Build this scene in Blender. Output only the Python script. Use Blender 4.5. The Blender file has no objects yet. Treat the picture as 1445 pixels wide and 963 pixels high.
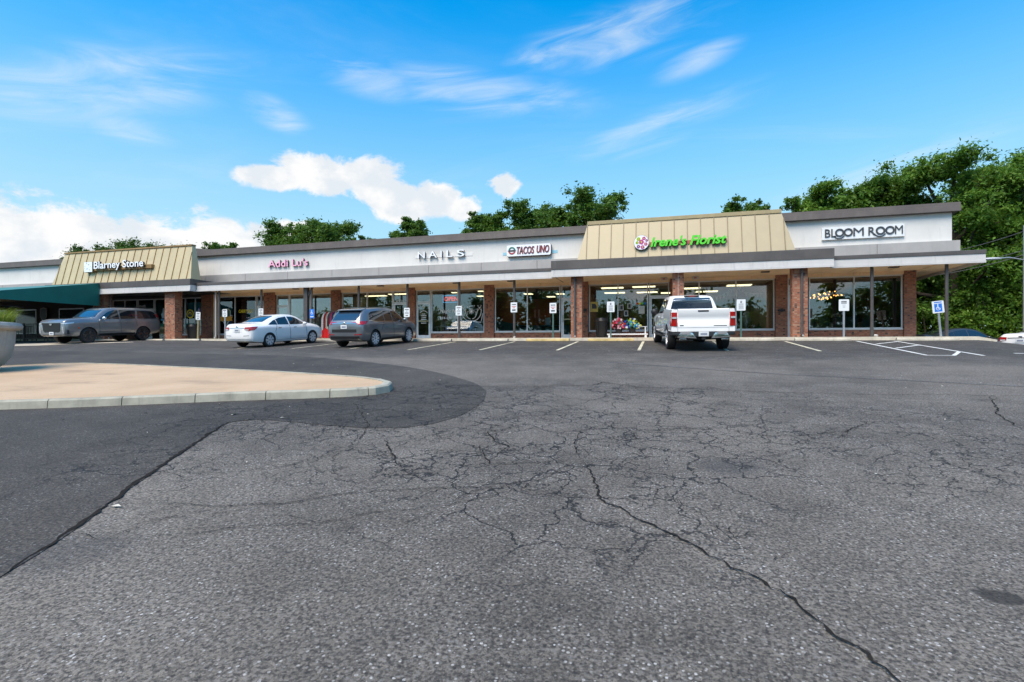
import bpy, bmesh, math, random
import numpy as np
from mathutils import Vector, Matrix
from mathutils.bvhtree import BVHTree
S = bpy.context.scene
COL = S.collection
R = math.radians
rnd = random.Random(7)

# ------------------------------------------------------------------ camera, world, sun, exposure
EYE = 1.49
cam = bpy.data.cameras.new('camera'); cam_o = bpy.data.objects.new('camera', cam); COL.objects.link(cam_o)
cam_o.location = (0, 0, EYE); cam_o.rotation_euler = (R(90), 0, R(15.86))
cam.sensor_width = 36; cam.lens = 740 / 1445 * 36; cam.shift_y = 9.5 / 1445
cam.clip_start = 0.05; cam.clip_end = 3000
S.camera = cam_o
S.view_settings.view_transform = 'Standard'; S.view_settings.look = 'None'
S.view_settings.gamma = 1; S.view_settings.use_curve_mapping = False
S.view_settings.exposure = 1.25
S.cycles.max_bounces = 6; S.cycles.diffuse_bounces = 3; S.cycles.glossy_bounces = 3; S.cycles.transparent_max_bounces = 12; S.cycles.caustics_reflective = False; S.cycles.caustics_refractive = False
SUN_EL, SUN_AZ = R(54), R(200)          # azimuth clockwise from +Y: behind the camera, a little to its left
sun = bpy.data.lights.new('sun', 'SUN'); sun.energy = 2.2; sun.angle = R(40); sun.color = (1, .87, .70)
sun_o = bpy.data.objects.new('sun', sun); COL.objects.link(sun_o)
sd = Vector((math.sin(SUN_AZ) * math.cos(SUN_EL), math.cos(SUN_AZ) * math.cos(SUN_EL), math.sin(SUN_EL)))
sun_o.rotation_euler = sd.to_track_quat('Z', 'Y').to_euler(); sun_o.location = (0, -10, 60)

class NT:
    """small helper to wire shader nodes as expressions"""
    def __init__(s, tree): s.t = tree; s.n = tree.nodes; s.l = tree.links
    def node(s, typ, ins=None, **kw):
        n = s.n.new(typ)
        for k, v in kw.items(): setattr(n, k, v)
        for k, v in (ins or {}).items(): s.put(n.inputs[k], v)
        return n
    def put(s, sock, v):
        if isinstance(v, bpy.types.NodeSocket): s.l.new(v, sock)
        elif isinstance(v, (tuple, list)) and sock.type == 'RGBA' and len(v) == 3: sock.default_value = (*v, 1)
        else: sock.default_value = v
    def m(s, op, a, b=0.0, c=0.0, clamp=False):
        n = s.node('ShaderNodeMath', {0: a, 1: b, 2: c}, operation=op); n.use_clamp = clamp; return n.outputs[0]
    def mix(s, f, a, b, blend='MIX'):
        n = s.node('ShaderNodeMix', data_type='RGBA', blend_type=blend)
        s.put(n.inputs['Factor'], f); s.put(n.inputs[6], a); s.put(n.inputs[7], b); return n.outputs[2]
    def ss(s, x, a, b):
        n = s.node('ShaderNodeMapRange', {'Value': x, 'From Min': a, 'From Max': b, 'To Min': 0., 'To Max': 1.}, interpolation_type='SMOOTHSTEP'); return n.outputs[0]
    def noise(s, vec, scale, detail=4, rough=.55, dist=0., out=0):
        n = s.node('ShaderNodeTexNoise', {'Scale': scale, 'Detail': detail, 'Roughness': rough, 'Distortion': dist})
        if vec is not None: s.put(n.inputs['Vector'], vec)
        return n.outputs[out]
    def vor(s, vec, scale, feature='F1', out='Distance', rand=1.):
        n = s.node('ShaderNodeTexVoronoi', {'Scale': scale, 'Randomness': rand}, feature=feature); s.put(n.inputs['Vector'], vec); return n.outputs[out]
    def vm(s, op, a, b=(0, 0, 0), out=0):
        n = s.node('ShaderNodeVectorMath', {0: a, 1: b}, operation=op); return n.outputs[out]
    def xyz(s, v):
        n = s.node('ShaderNodeSeparateXYZ', {0: v}); return n.outputs[0], n.outputs[1], n.outputs[2]
    def comb(s, x, y, z): return s.node('ShaderNodeCombineXYZ', {0: x, 1: y, 2: z}).outputs[0]

W = bpy.data.worlds.new('World'); S.world = W; W.use_nodes = True
w = NT(W.node_tree); w.n.clear()
sky = w.node('ShaderNodeTexSky', sky_type='NISHITA', sun_disc=False, sun_elevation=SUN_EL, sun_rotation=SUN_AZ, altitude=120, air_density=1.0, dust_density=.35, ozone_density=2.2)
hs = w.node('ShaderNodeHueSaturation', {'Hue': .490, 'Saturation': 1.55, 'Value': 1.0, 'Color': sky.outputs[0]})
SKY_K = .122
d = w.node('ShaderNodeTexCoord').outputs['Generated']
dn = w.vm('NORMALIZE', d)
dx, dy, dz = w.xyz(dn)
base = w.vm('SCALE', hs.outputs[0])
w.put(base.node.inputs['Scale'], w.m('MULTIPLY', w.m('MULTIPLY_ADD', w.ss(dz, -.1, .5), .66, .34), SKY_K * 1.05))
az = w.m('ARCTAN2', dx, dy); el = w.m('ARCSINE', dz)
# high thin cirrus everywhere: stretched noise on a flat layer
up = w.m('ADD', w.m('MAXIMUM', dz, 0.), .12)
pl = w.comb(w.m('DIVIDE', dx, up), w.m('DIVIDE', dy, up), 0.)
plr = w.node('ShaderNodeVectorRotate', {'Vector': pl, 'Angle': R(-14)}, rotation_type='Z_AXIS').outputs[0]
c1 = w.noise(w.vm('MULTIPLY', plr, (.55, 1.5, 1)), 1.0, 8, .62, .6)
veil = w.m('MULTIPLY', w.ss(c1, .48, .88), .28)
def blobs(lst):
    acc = None
    for (a, e, ra, re, k) in lst:
        u = w.m('MULTIPLY_ADD', az, 1 / ra, -a / ra)
        v = w.m('MULTIPLY_ADD', az, -k / re, (a * k - e) / re); v = w.m('MULTIPLY_ADD', el, 1 / re, v)
        q = w.m('MULTIPLY_ADD', u, u, w.m('MULTIPLY', v, v))
        acc = q if acc is None else w.m('MINIMUM', acc, q)
    return w.m('SUBTRACT', 1., w.m('SQRT', acc))
sv = w.comb(az, w.m('MULTIPLY', el, 1.4), 0.)
rot = w.node('ShaderNodeVectorRotate', {'Vector': sv, 'Angle': R(-11)}, rotation_type='Z_AXIS').outputs[0]
nz_wisp = w.noise(w.vm('MULTIPLY', rot, (1, 4.2, 1)), 4.2, 7, .58, .9)
nz_cum = w.noise(sv, 9.5, 11, .64, .3)
WISPS = [(-.07, .53, .24, .060, .10), (-.20, .508, .12, .03, .12), (-.95, .372, .30, .075, .35), (-.33, .450, .30, .05, -.08), (-.0, .385, .22, .045, .22), (-.70, .386, .08, .035, -.3), (-.90, .324, .09, .03, 0), (.06, .475, .10, .028, .2), (.31, .25, .24, .06, .25), (-.55, .46, .15, .04, -.1)]
wb = blobs(WISPS)
wisp = w.m('MULTIPLY', w.m('MULTIPLY', w.ss(wb, .0, .75), w.ss(w.m('MULTIPLY_ADD', wb, .16, nz_wisp), .38, .98)), .72)
CUMS = [(-.70, .287, .09, .024, .05), (-.62, .295, .10, .036, 0), (-.54, .300, .075, .048, 0), (-.50, .268, .07, .042, 0), (-.415, .272, .06, .038, 0), (-.37, .258, .05, .028, 0), (-.29, .300, .034, .028, 0),
        (-1.03, .150, .15, .072, 0), (-.95, .150, .12, .064, 0), (-.87, .155, .13, .064, 0), (-.79, .165, .10, .062, 0), (-.72, .175, .10, .045, 0), (-.67, .20, .05, .026, 0), (-1.2, .145, .16, .075, 0)]
cum = w.ss(w.m('MULTIPLY_ADD', nz_cum, 2.5, w.m('SUBTRACT', blobs(CUMS), 1.12)), .14, .52)
# the same kind of heaps of cloud low over the rest of the horizon, all the way round
band = w.m('MULTIPLY', w.ss(el, .02, .10), w.m('SUBTRACT', 1., w.ss(el, .13, .26)))
far = w.ss(w.m('MULTIPLY', w.noise(w.comb(dx, dy, w.m('MULTIPLY', dz, 2.2)), 3.2, 9, .58), band), .50, .62)
cum = w.m('MAXIMUM', cum, w.m('MULTIPLY', far, .9))
haze = w.m('MULTIPLY', w.m('SUBTRACT', 1., w.ss(el, .05, .60)), .84)
shade = w.ss(w.m('SUBTRACT', w.noise(w.vm('ADD', sv, (.01, .014, 0)), 13., 6, .55), w.m('MULTIPLY', nz_cum, .5)), .14, .36)
CL = .42                                   # radiance of sunlit cloud at this exposure
white = w.mix(shade, (CL * .80, CL * .86, CL * .92), (CL, CL, CL))
colr = w.mix(haze, base, (.245, .37, .415))
colr = w.mix(w.m('MAXIMUM', veil, wisp), colr, (.36, .39, .405))
colr = w.mix(cum, colr, white)
bg = w.node('ShaderNodeBackground', {'Color': colr, 'Strength': 1.0})
w.l.new(bg.outputs[0], w.node('ShaderNodeOutputWorld').inputs[0])
W.cycles.sampling_method = 'MANUAL'; W.cycles.sample_map_resolution = 512

# ------------------------------------------------------------------ mesh helpers
def setp(o, label=None, cat=None, group=None, kind=None):
    if label: o['label'] = label
    if cat: o['category'] = cat
    if group: o['group'] = group
    if kind: o['kind'] = kind
    return o
def empty(name, loc=(0, 0, 0), rz=0, **kw):
    o = bpy.data.objects.new(name, None); COL.objects.link(o); o.location = loc; o.rotation_euler = (0, 0, rz)
    o.empty_display_size = .2
    return setp(o, **kw)
def link(name, me, parent=None, **kw):
    o = bpy.data.objects.new(name, me); COL.objects.link(o)
    if parent is not None: o.parent = parent
    return setp(o, **kw)
class MB:
    def __init__(s): s.v = []; s.f = []; s.mi = []; s.cur = 0
    def mat(s, i): s.cur = i; return s
    def add(s, vs, fs):
        o = len(s.v); s.v += [tuple(p) for p in vs]; s.f += [tuple(i + o for i in q) for q in fs]; s.mi += [s.cur] * len(fs); return s
    def box(s, x0, x1, y0, y1, z0, z1):
        return s.add([(x0, y0, z0), (x1, y0, z0), (x1, y1, z0), (x0, y1, z0), (x0, y0, z1), (x1, y0, z1), (x1, y1, z1), (x0, y1, z1)],
                     [(0, 3, 2, 1), (4, 5, 6, 7), (0, 1, 5, 4), (1, 2, 6, 5), (2, 3, 7, 6), (3, 0, 4, 7)])
    def hexa(s, b, t):
        return s.add(list(b) + list(t), [(0, 3, 2, 1), (4, 5, 6, 7), (0, 1, 5, 4), (1, 2, 6, 5), (2, 3, 7, 6), (3, 0, 4, 7)])
    def bar(s, p0, p1, wd, ht):
        p0, p1 = Vector(p0), Vector(p1); a = (p1 - p0).normalized()
        u = a.cross(Vector((0, 0, 1)));  u = Vector((1, 0, 0)) if u.length < 1e-4 else u.normalized()
        v = u.cross(a).normalized(); u = u * wd / 2; v = v * ht / 2
        return s.hexa([p0 - u - v, p0 + u - v, p0 + u + v, p0 - u + v], [p1 - u - v, p1 + u - v, p1 + u + v, p1 - u + v])
    def tube(s, pts, rad, n=10, cap=True):
        pts = [Vector(p) for p in pts]; k = len(pts); rr = rad if isinstance(rad, (list, tuple)) else [rad] * k
        vs = []; ref = None
        for i, p in enumerate(pts):
            a = (pts[min(i + 1, k - 1)] - pts[max(i - 1, 0)]).normalized()
            if ref is None: ref = Vector((0, 0, 1)) if abs(a.z) < .9 else Vector((1, 0, 0))
            u = a.cross(ref).normalized(); v = a.cross(u).normalized(); ref = -v if False else ref
            for j in range(n):
                t = 2 * math.pi * j / n; vs.append(p + (u * math.cos(t) + v * math.sin(t)) * rr[i])
        fs = [(i * n + j, i * n + (j + 1) % n, (i + 1) * n + (j + 1) % n, (i + 1) * n + j) for i in range(k - 1) for j in range(n)]
        if cap: fs += [tuple(range(n)), tuple((k - 1) * n + j for j in reversed(range(n)))]
        return s.add(vs, fs)
    def lathe(s, prof, c=(0, 0, 0), n=24, axis='z'):
        vs = []; k = len(prof)
        for (r, h) in prof:
            for j in range(n):
                t = 2 * math.pi * j / n; a, b = r * math.cos(t), r * math.sin(t)
                vs.append((c[0] + a, c[1] + b, c[2] + h) if axis == 'z' else (c[0] + a, c[1] + h, c[2] + b))
        fs = [(i * n + j, i * n + (j + 1) % n, (i + 1) * n + (j + 1) % n, (i + 1) * n + j) for i in range(k - 1) for j in range(n)]
        fs += [tuple(reversed(range(n))), tuple((k - 1) * n + j for j in range(n))]
        return s.add(vs, fs)
    def prism(s, poly, a, b, axis='y'):
        """poly of 2D points extruded from a to b along axis (y: poly is x,z; x: poly is y,z; z: poly is x,y)"""
        f = {'y': lambda p, t: (p[0], t, p[1]), 'x': lambda p, t: (t, p[0], p[1]), 'z': lambda p, t: (p[0], p[1], t)}[axis]
        n = len(poly); vs = [f(p, a) for p in poly] + [f(p, b) for p in poly]
        return s.add(vs, [tuple(range(n)), tuple(reversed(range(n, 2 * n)))] + [(i, (i + 1) % n, n + (i + 1) % n, n + i) for i in range(n)])
    def ell(s, c, r, nu=10, nv=6):
        prof = [(max(1e-3, math.sin(math.pi * i / nv)), -math.cos(math.pi * i / nv)) for i in range(nv + 1)]
        o = len(s.v); s.lathe(prof, (0, 0, 0), nu)
        for i in range(o, len(s.v)):
            p = s.v[i]; s.v[i] = (c[0] + p[0] * r[0], c[1] + p[1] * r[1], c[2] + p[2] * r[2])
        return s
    def mesh(s, name, mats, smooth=False, bevel=0, fix=True):
        me = bpy.data.meshes.new(name); me.from_pydata(s.v, [], s.f)
        for m_ in (mats if isinstance(mats, (list, tuple)) else [mats]): me.materials.append(m_)
        me.polygons.foreach_set('material_index', s.mi)
        if fix or bevel:
            bm = bmesh.new(); bm.from_mesh(me)
            if bevel:
                bmesh.ops.remove_doubles(bm, verts=bm.verts, dist=1e-5)
                bmesh.ops.bevel(bm, geom=[e for e in bm.edges if e.is_manifold and e.calc_face_angle(0) > .6], offset=bevel, segments=2, affect='EDGES', profile=.7)
            bmesh.ops.recalc_face_normals(bm, faces=bm.faces)
            bm.to_mesh(me); bm.free()
        if smooth:
            me.polygons.foreach_set('use_smooth', [True] * len(me.polygons))
            try: me.set_sharp_from_angle(angle=R(38))
            except Exception: pass
        me.update(); return me
    def build(s, name, mats, parent=None, smooth=False, bevel=0, **kw):
        return link(name, s.mesh(name, mats, smooth, bevel), parent, **kw)
def copy_tree(o, parent=None):
    c = o.copy(); COL.objects.link(c); c.parent = parent
    for ch in list(o.children): copy_tree(ch, c)
    return c

# ------------------------------------------------------------------ materials
MATS = {}
def pm(name, col, rough=.6, metal=0., var=0., vs=3., bump=0., bs=40., coat=0., spec=.5, emit=None, es=1., dirt=None):
    if name in MATS: return MATS[name]
    m = bpy.data.materials.new(name); m.use_nodes = True; t = NT(m.node_tree); b = t.n['Principled BSDF']
    b.inputs['Roughness'].default_value = rough; b.inputs['Metallic'].default_value = metal
    b.inputs['Coat Weight'].default_value = coat; b.inputs['Coat Roughness'].default_value = .05; b.inputs['Specular IOR Level'].default_value = spec
    b.inputs['Base Color'].default_value = (*col, 1)
    if var or bump or dirt:
        co = t.node('ShaderNodeTexCoord').outputs['Object']
    if var:
        f = t.noise(co, vs, 6, .6)
        lo = tuple(c * (1 - var) for c in col); hi = tuple(min(1, c * (1 + var)) for c in col)
        c = t.mix(t.ss(f, .3, .7), lo, hi)
        if dirt:   # streaks and stains running down
            sx = t.noise(t.vm('MULTIPLY', co, (3.5, 3.5, .35)), 2.0, 7, .65)
            c = t.mix(t.m('MULTIPLY', t.ss(sx, .52, .78), dirt[1]), c, dirt[0])
        t.put(b.inputs['Base Color'], c)
        t.put(b.inputs['Roughness'], t.m('ADD', rough - .06, t.m('MULTIPLY', f, .12)))
    if bump:
        bn = t.node('ShaderNodeBump', {'Strength': bump, 'Distance': .02, 'Height': t.noise(co, bs, 5, .6)})
        t.put(b.inputs['Normal'], bn.outputs[0])
    if emit:
        b.inputs['Emission Color'].default_value = (*emit, 1); b.inputs['Emission Strength'].default_value = es
    MATS[name] = m; return m
def brick_mat(name, cols, mortar, scale=1.0):
    m = bpy.data.materials.new(name); m.use_nodes = True; t = NT(m.node_tree); b = t.n['Principled BSDF']
    co = t.node('ShaderNodeTexCoord').outputs['Object']; x, y, z = t.xyz(co)
    nx, ny, nz = t.xyz(t.node('ShaderNodeNewGeometry').outputs['Normal'])
    side = t.m('GREATER_THAN', t.m('ABSOLUTE', nx), .5)
    uv = t.comb(t.m('ADD', t.m('MULTIPLY', x, t.m('SUBTRACT', 1., side)), t.m('MULTIPLY', y, side)), z, 0.)
    br = t.node('ShaderNodeTexBrick', {'Vector': uv, 'Scale': 1.0, 'Mortar Size': .006, 'Mortar Smooth': .3, 'Bias': 0., 'Brick Width': .205, 'Row Height': .0677, 'Color1': cols[0], 'Color2': cols[1], 'Mortar': mortar})
    cell = t.vor(t.vm('MULTIPLY', uv, (1 / .205, 1 / .0677, 1)), 1., out='Color', rand=.0)
    pick = t.node('ShaderNodeTexWhiteNoise', {'Vector': t.vm('FLOOR', t.vm('MULTIPLY', uv, (1 / .1025, 1 / .0677, 1)))}, noise_dimensions='2D').outputs[0]
    c = t.mix(t.m('MULTIPLY', t.ss(pick, .62, .9), .75), br.outputs[0], cols[2])
    c = t.mix(t.m('MULTIPLY', t.ss(pick, .02, .18), t.m('SUBTRACT', 1., br.outputs['Fac'])), cols[3], c)
    c = t.mix(br.outputs['Fac'], c, mortar)
    st = t.noise(t.vm('MULTIPLY', co, (1.2, 1.2, 5.)), 1.3, 6, .6)
    c = t.mix(t.m('MULTIPLY', t.ss(st, .5, .75), .35), c, (.10, .075, .06))
    t.put(b.inputs['Base Color'], c); b.inputs['Roughness'].default_value = .88
    h = t.m('ADD', t.m('MULTIPLY', t.m('SUBTRACT', 1., br.outputs['Fac']), 1.), t.m('MULTIPLY', t.noise(co, 90, 4), .35))
    t.put(b.inputs['Normal'], t.node('ShaderNodeBump', {'Strength': .7, 'Distance': .012, 'Height': h}).outputs[0])
    MATS[name] = m; return m
M_WALL = pm('white_stucco', (.67, .655, .62), .8, var=.05, vs=.8, bump=.12, bs=60, dirt=((.42, .42, .40), .30))
M_BAND = pm('grey_band_metal', (.38, .36, .34), .55, var=.07, vs=1.2, dirt=((.25, .24, .23), .35))
M_DARK = pm('dark_bronze_metal', (.088, .077, .070), .5, var=.16, vs=1.1, dirt=((.16, .15, .14), .35))
M_CAP = pm('brown_grey_cap_metal', (.125, .102, .09), .5, var=.14, vs=1.5, dirt=((.2, .18, .17), .35))
M_FASC = pm('light_grey_fascia', (.56, .54, .515), .5, var=.06, vs=1.2, dirt=((.27, .26, .25), .38))
M_SOFF = pm('tan_soffit', (.84, .61, .38), .75, var=.10, vs=1.6, dirt=((.34, .24, .15), .4))
M_BRICK = brick_mat('red_brick', [(.25, .085, .05), (.32, .115, .065), (.38, .17, .095), (.07, .042, .034)], (.25, .195, .155))
M_BRICKO = brick_mat('orange_brick', [(.30, .10, .055), (.38, .135, .07), (.44, .25, .155), (.10, .05, .036)], (.28, .215, .165))
M_ALU = pm('aluminium_frame', (.66, .67, .68), .38, .55, var=.05)
M_SILL = pm('painted_sill', (.52, .50, .48), .6, var=.08)
M_POST = pm('bronze_post', (.085, .075, .07), .45, .2, var=.15, vs=4, dirt=((.17, .14, .12), .4))
M_CONC = pm('concrete', (.60, .53, .41), .9, var=.16, vs=2.2, bump=.35, bs=70, dirt=((.2, .185, .16), .45))
M_STOP = pm('wheel_stop_concrete', (.50, .455, .36), .9, var=.18, vs=2.5, bump=.4, bs=60, dirt=((.20, .18, .15), .5))
M_CURB = pm('curb_concrete', (.36, .345, .275), .9, var=.16, vs=3, bump=.4, bs=60, dirt=((.15, .145, .12), .5))
M_WHITE = pm('white_paint', (.78, .78, .77), .5, var=.04)
M_BLACK = pm('black_plastic', (.014, .014, .015), .45, var=.2, vs=6)
M_RUBBER = pm('rubber', (.018, .018, .018), .8, var=.2, vs=9)
def glass_mat(name, tint=(.80, .84, .84), k=1.5, f0=.0):
    m = bpy.data.materials.new(name); m.use_nodes = True; t = NT(m.node_tree); t.n.remove(t.n['Principled BSDF'])
    tr = t.node('ShaderNodeBsdfTransparent', {'Color': tint}); gl = t.node('ShaderNodeBsdfGlossy', {'Roughness': .0, 'Color': (.95, .97, 1)})
    fr = t.node('ShaderNodeFresnel', {'IOR': 1.5}).outputs[0]
    co = t.node('ShaderNodeTexCoord').outputs['Object']
    wav = t.node('ShaderNodeBump', {'Strength': .05, 'Distance': .012, 'Height': t.noise(co, .9, 2, .4)}).outputs[0]
    t.put(gl.inputs['Normal'], wav)
    mx = t.node('ShaderNodeMixShader'); t.put(mx.inputs[0], t.m('ADD', t.m('MULTIPLY', fr, k), f0, clamp=True))
    t.l.new(tr.outputs[0], mx.inputs[1]); t.l.new(gl.outputs[0], mx.inputs[2]); t.l.new(mx.outputs[0], t.n['Material Output'].inputs[0])
    MATS[name] = m; return m
M_GLASS = glass_mat('shop_glass', (.84, .87, .86), 2.2, .03)

# ------------------------------------------------------------------ ground
def ss(x, a, b):
    t = max(0., min(1., (x - a) / (b - a))); return t * t * (3 - 2 * t)
def gz(X, Y):
    if Y >= -10: z = .0745 * min(Y, 24.4) + .006 * max(0, Y - 24.4)
    else: z = -.745 + .03 * (Y + 10)
    z += -.002 * max(-60, min(20, X))
    z += .12 * ss(-X, 18, 27) * ss(Y, 12, 20) * (1 - ss(Y, 23.2, 24.6))
    z -= .85 * ss(X, 11.8, 14.2) * ss(Y, 15, 21)
    return z
def asphalt(name, base, speck, crack_k, near_dark):
    m = bpy.data.materials.new(name); m.use_nodes = True; t = NT(m.node_tree); b = t.n['Principled BSDF']
    co = t.node('ShaderNodeTexCoord').outputs['Object']; x, y, z = t.xyz(co); p2 = t.comb(x, y, 0.)
    big = t.noise(p2, .22, 6, .6); mid = t.noise(p2, 1.7, 6, .62); fine = t.noise(p2, 42, 4, .75); grit = t.noise(p2, 150, 2, .6)
    lo = tuple(c * .66 for c in base); hi = tuple(c * 1.42 for c in base)
    c = t.mix(t.ss(big, .33, .68), lo, hi)
    c = t.mix(t.m('MULTIPLY', t.ss(mid, .42, .72), .45), c, tuple(q * 1.45 for q in base))
    # worn pale streaks (dust dragged by tyres) along the lanes
    stx = t.noise(t.vm('MULTIPLY', p2, (.16, .9, 1)), 1.0, 7, .66, .8)
    c = t.mix(t.m('MULTIPLY', t.ss(stx, .54, .74), .42), c, tuple(q * 1.9 for q in base))
    if near_dark:   # sealed, newer surface of the parking bays and the lane along the shops
        dk = t.ss(t.m('ADD', y, t.m('MULTIPLY', t.m('SUBTRACT', t.noise(p2, .5, 5, .6), .5), 5.)), 13.5, 18.)
        c = t.mix(t.m('MULTIPLY', dk, .80), c, t.mix(t.ss(stx, .4, .7), (.030, .0265, .0225), (.060, .053, .045)))
        # the mat was laid in strips
    # aggregate
    v1 = t.node('ShaderNodeTexVoronoi', {'Scale': 44., 'Vector': p2}); r1 = t.xyz(v1.outputs['Color'])[0]
    st1 = t.m('MULTIPLY', t.m('LESS_THAN', v1.outputs['Distance'], t.m('MULTIPLY', r1, .36)), t.ss(r1, .45, .95))
    v2 = t.node('ShaderNodeTexVoronoi', {'Scale': 125., 'Vector': p2}); r2 = t.xyz(v2.outputs['Color'])[1]
    cellc = t.node('ShaderNodeTexVoronoi', {'Scale': 78., 'Vector': p2}).outputs['Color']; tone = t.xyz(cellc)[2]
    c = t.mix(1., c, t.mix(tone, (.50, .50, .50), (1.55, 1.53, 1.5)), 'MULTIPLY')
    wear = t.m('ADD', .35, t.m('MULTIPLY', t.ss(mid, .35, .7), .9))
    kk = t.m('MULTIPLY', speck, wear)
    c = t.mix(t.m('MULTIPLY', t.ss(fine, .48, .68), t.m('MULTIPLY', kk, .55)), c, (.24, .235, .23))
    c = t.mix(t.m('MULTIPLY', t.ss(fine, .52, .36), .78), c, (.022, .022, .024))
    c = t.mix(t.m('MULTIPLY', st1, kk), c, t.mix(r2, (.25, .235, .215), (.50, .475, .44)))
    # crazed cracks
    wob = t.vm('ADD', p2, t.vm('SCALE', t.vm('SUBTRACT', t.noise(p2, 3.2, 4, .6, out=1), (.5, .5, .5))))
    wob.node.inputs[0].links[0].from_node  # keep
    wob_s = wob.node.inputs[1].links[0].from_node; wob_s.inputs['Scale'].default_value = .42
    def cell(sc, wd):
        e = t.vor(wob, sc, 'DISTANCE_TO_EDGE'); return t.m('SUBTRACT', 1., t.ss(e, wd * .35, wd))
    ex = t.m('DIVIDE', t.m('ADD', x, 1.8), 6.2); ey = t.m('DIVIDE', t.m('SUBTRACT', y, 6.9), 3.9)
    region = t.m('SUBTRACT', 1.15, t.m('SQRT', t.m('ADD', t.m('MULTIPLY', ex, ex), t.m('MULTIPLY', ey, ey))))
    patchy = t.noise(p2, .45, 4, .6)
    mk = t.ss(t.m('ADD', region, t.m('MULTIPLY', t.m('SUBTRACT', patchy, .5), 1.6)), .10, .5)
    mk2 = t.ss(t.m('ADD', t.m('MULTIPLY', region, .8), t.m('MULTIPLY', t.m('SUBTRACT', t.noise(t.vm('ADD', p2, (31, 7, 0)), .38, 4, .6), .5), 1.7)), .10, .42)
    gate = t.ss(t.noise(t.vm('ADD', p2, (11, 3, 0)), 1.1, 3, .6), .40, .56)
    cr = t.m('MAXIMUM', t.m('MULTIPLY', cell(1.4, .0135), mk2), t.m('MULTIPLY', t.m('MULTIPLY', cell(4.2, .027), mk), gate))
    cr = t.m('MULTIPLY', cr, crack_k)
    c = t.mix(t.m('MULTIPLY', cr, .9), c, (.012, .012, .013))
    # oil and tar spots
    sp = t.vor(t.vm('ADD', p2, t.vm('SCALE', t.noise(p2, 2.2, 3, .5, out=1))), .42, 'F1'); sp.node.inputs['Vector'].links[0].from_node.inputs[1].links[0].from_node.inputs['Scale'].default_value = .5
    c = t.mix(t.m('MULTIPLY', t.ss(sp, .17, .05), .45), c, (.03, .03, .032))
    sxx = t.m('DIVIDE', t.m('SUBTRACT', x, 1.64), .10); syy = t.m('DIVIDE', t.m('SUBTRACT', y, 3.21), .075)
    stn = t.m('ADD', t.m('MULTIPLY_ADD', sxx, sxx, t.m('MULTIPLY', syy, syy)), t.m('MULTIPLY', t.m('SUBTRACT', t.noise(p2, 9, 4, .6), .5), 1.2))
    c = t.mix(t.m('MULTIPLY', t.ss(stn, 1.3, .6), .75), c, (.022, .020, .018))
    t.put(b.inputs['Base Color'], c); b.inputs['Specular IOR Level'].default_value = .35
    t.put(b.inputs['Roughness'], t.m('ADD', .78, t.m('MULTIPLY', fine, .2)))
    h = t.m('ADD', t.m('ADD', t.m('MULTIPLY', fine, .55), t.m('MULTIPLY', grit, .2)), t.m('MULTIPLY', cr, -1.6))
    h = t.m('ADD', h, t.m('MULTIPLY', st1, .25))
    t.put(b.inputs['Normal'], t.node('ShaderNodeBump', {'Strength': .9, 'Distance': .016, 'Height': h}).outputs[0])
    MATS[name] = m; return m
M_ASPH = asphalt('worn_asphalt', (.120, .105, .087), 1.0, 1., True)
M_ASPH2 = asphalt('newer_asphalt', (.050, .0435, .036), .45, 1., False)

def lines(a, b, step): return list(np.arange(a, b + 1e-6, step))
gx = [-600, -300, -160, -110, -80, -65] + lines(-56, 22, .6) + [26, 32, 40, 55, 80, 130, 220, 400, 700]
gy = [-500, -250, -130, -80, -50, -35, -25, -18, -14, -12, -10, -8, -6, -4, -2] + lines(0, 36, .6) + [38, 42, 50, 65, 90, 140, 240, 500, 1200]
mb = MB(); nx_ = len(gx)
mb.v = [(x, y, gz(x, y)) for y in gy for x in gx]
mb.f = [(j * nx_ + i, j * nx_ + i + 1, (j + 1) * nx_ + i + 1, (j + 1) * nx_ + i) for j in range(len(gy) - 1) for i in range(nx_ - 1)]
mb.mi = [0] * len(mb.f)
GROUND = mb.build('asphalt_ground', M_ASPH, smooth=True, kind='structure', label='worn grey cracked asphalt of the sloping car park')

def sheet(name, poly, mat, dz, parent=None, cut=.6, **kw):
    """flat piece lying on the ground, cut on the ground's own grid lines so that it follows its height"""
    bm = bmesh.new(); bm.faces.new([bm.verts.new((x, y, 0)) for x, y in poly])
    x0, x1 = min(p[0] for p in poly), max(p[0] for p in poly); y0, y1 = min(p[1] for p in poly), max(p[1] for p in poly)
    for X in gx:
        if x0 < X < x1: bmesh.ops.bisect_plane(bm, geom=bm.verts[:] + bm.edges[:] + bm.faces[:], plane_co=(X, 0, 0), plane_no=(1, 0, 0))
    for Y in gy:
        if y0 < Y < y1: bmesh.ops.bisect_plane(bm, geom=bm.verts[:] + bm.edges[:] + bm.faces[:], plane_co=(0, Y, 0), plane_no=(0, 1, 0))
    for v in bm.verts: v.co.z = gz(v.co.x, v.co.y) + dz
    bmesh.ops.recalc_face_normals(bm, faces=bm.faces)
    if sum(f.normal.z for f in bm.faces) < 0: bmesh.ops.reverse_faces(bm, faces=bm.faces)
    me = bpy.data.meshes.new(name); bm.to_mesh(me); bm.free(); me.materials.append(mat)
    return link(name, me, parent, **kw)
def smoothpoly(pts, it=2):
    for _ in range(it):
        out = []
        for i in range(len(pts)):
            a, b_ = pts[i], pts[(i + 1) % len(pts)]
            out += [(a[0] * .75 + b_[0] * .25, a[1] * .75 + b_[1] * .25), (a[0] * .25 + b_[0] * .75, a[1] * .25 + b_[1] * .75)]
        pts = out
    return pts
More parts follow.
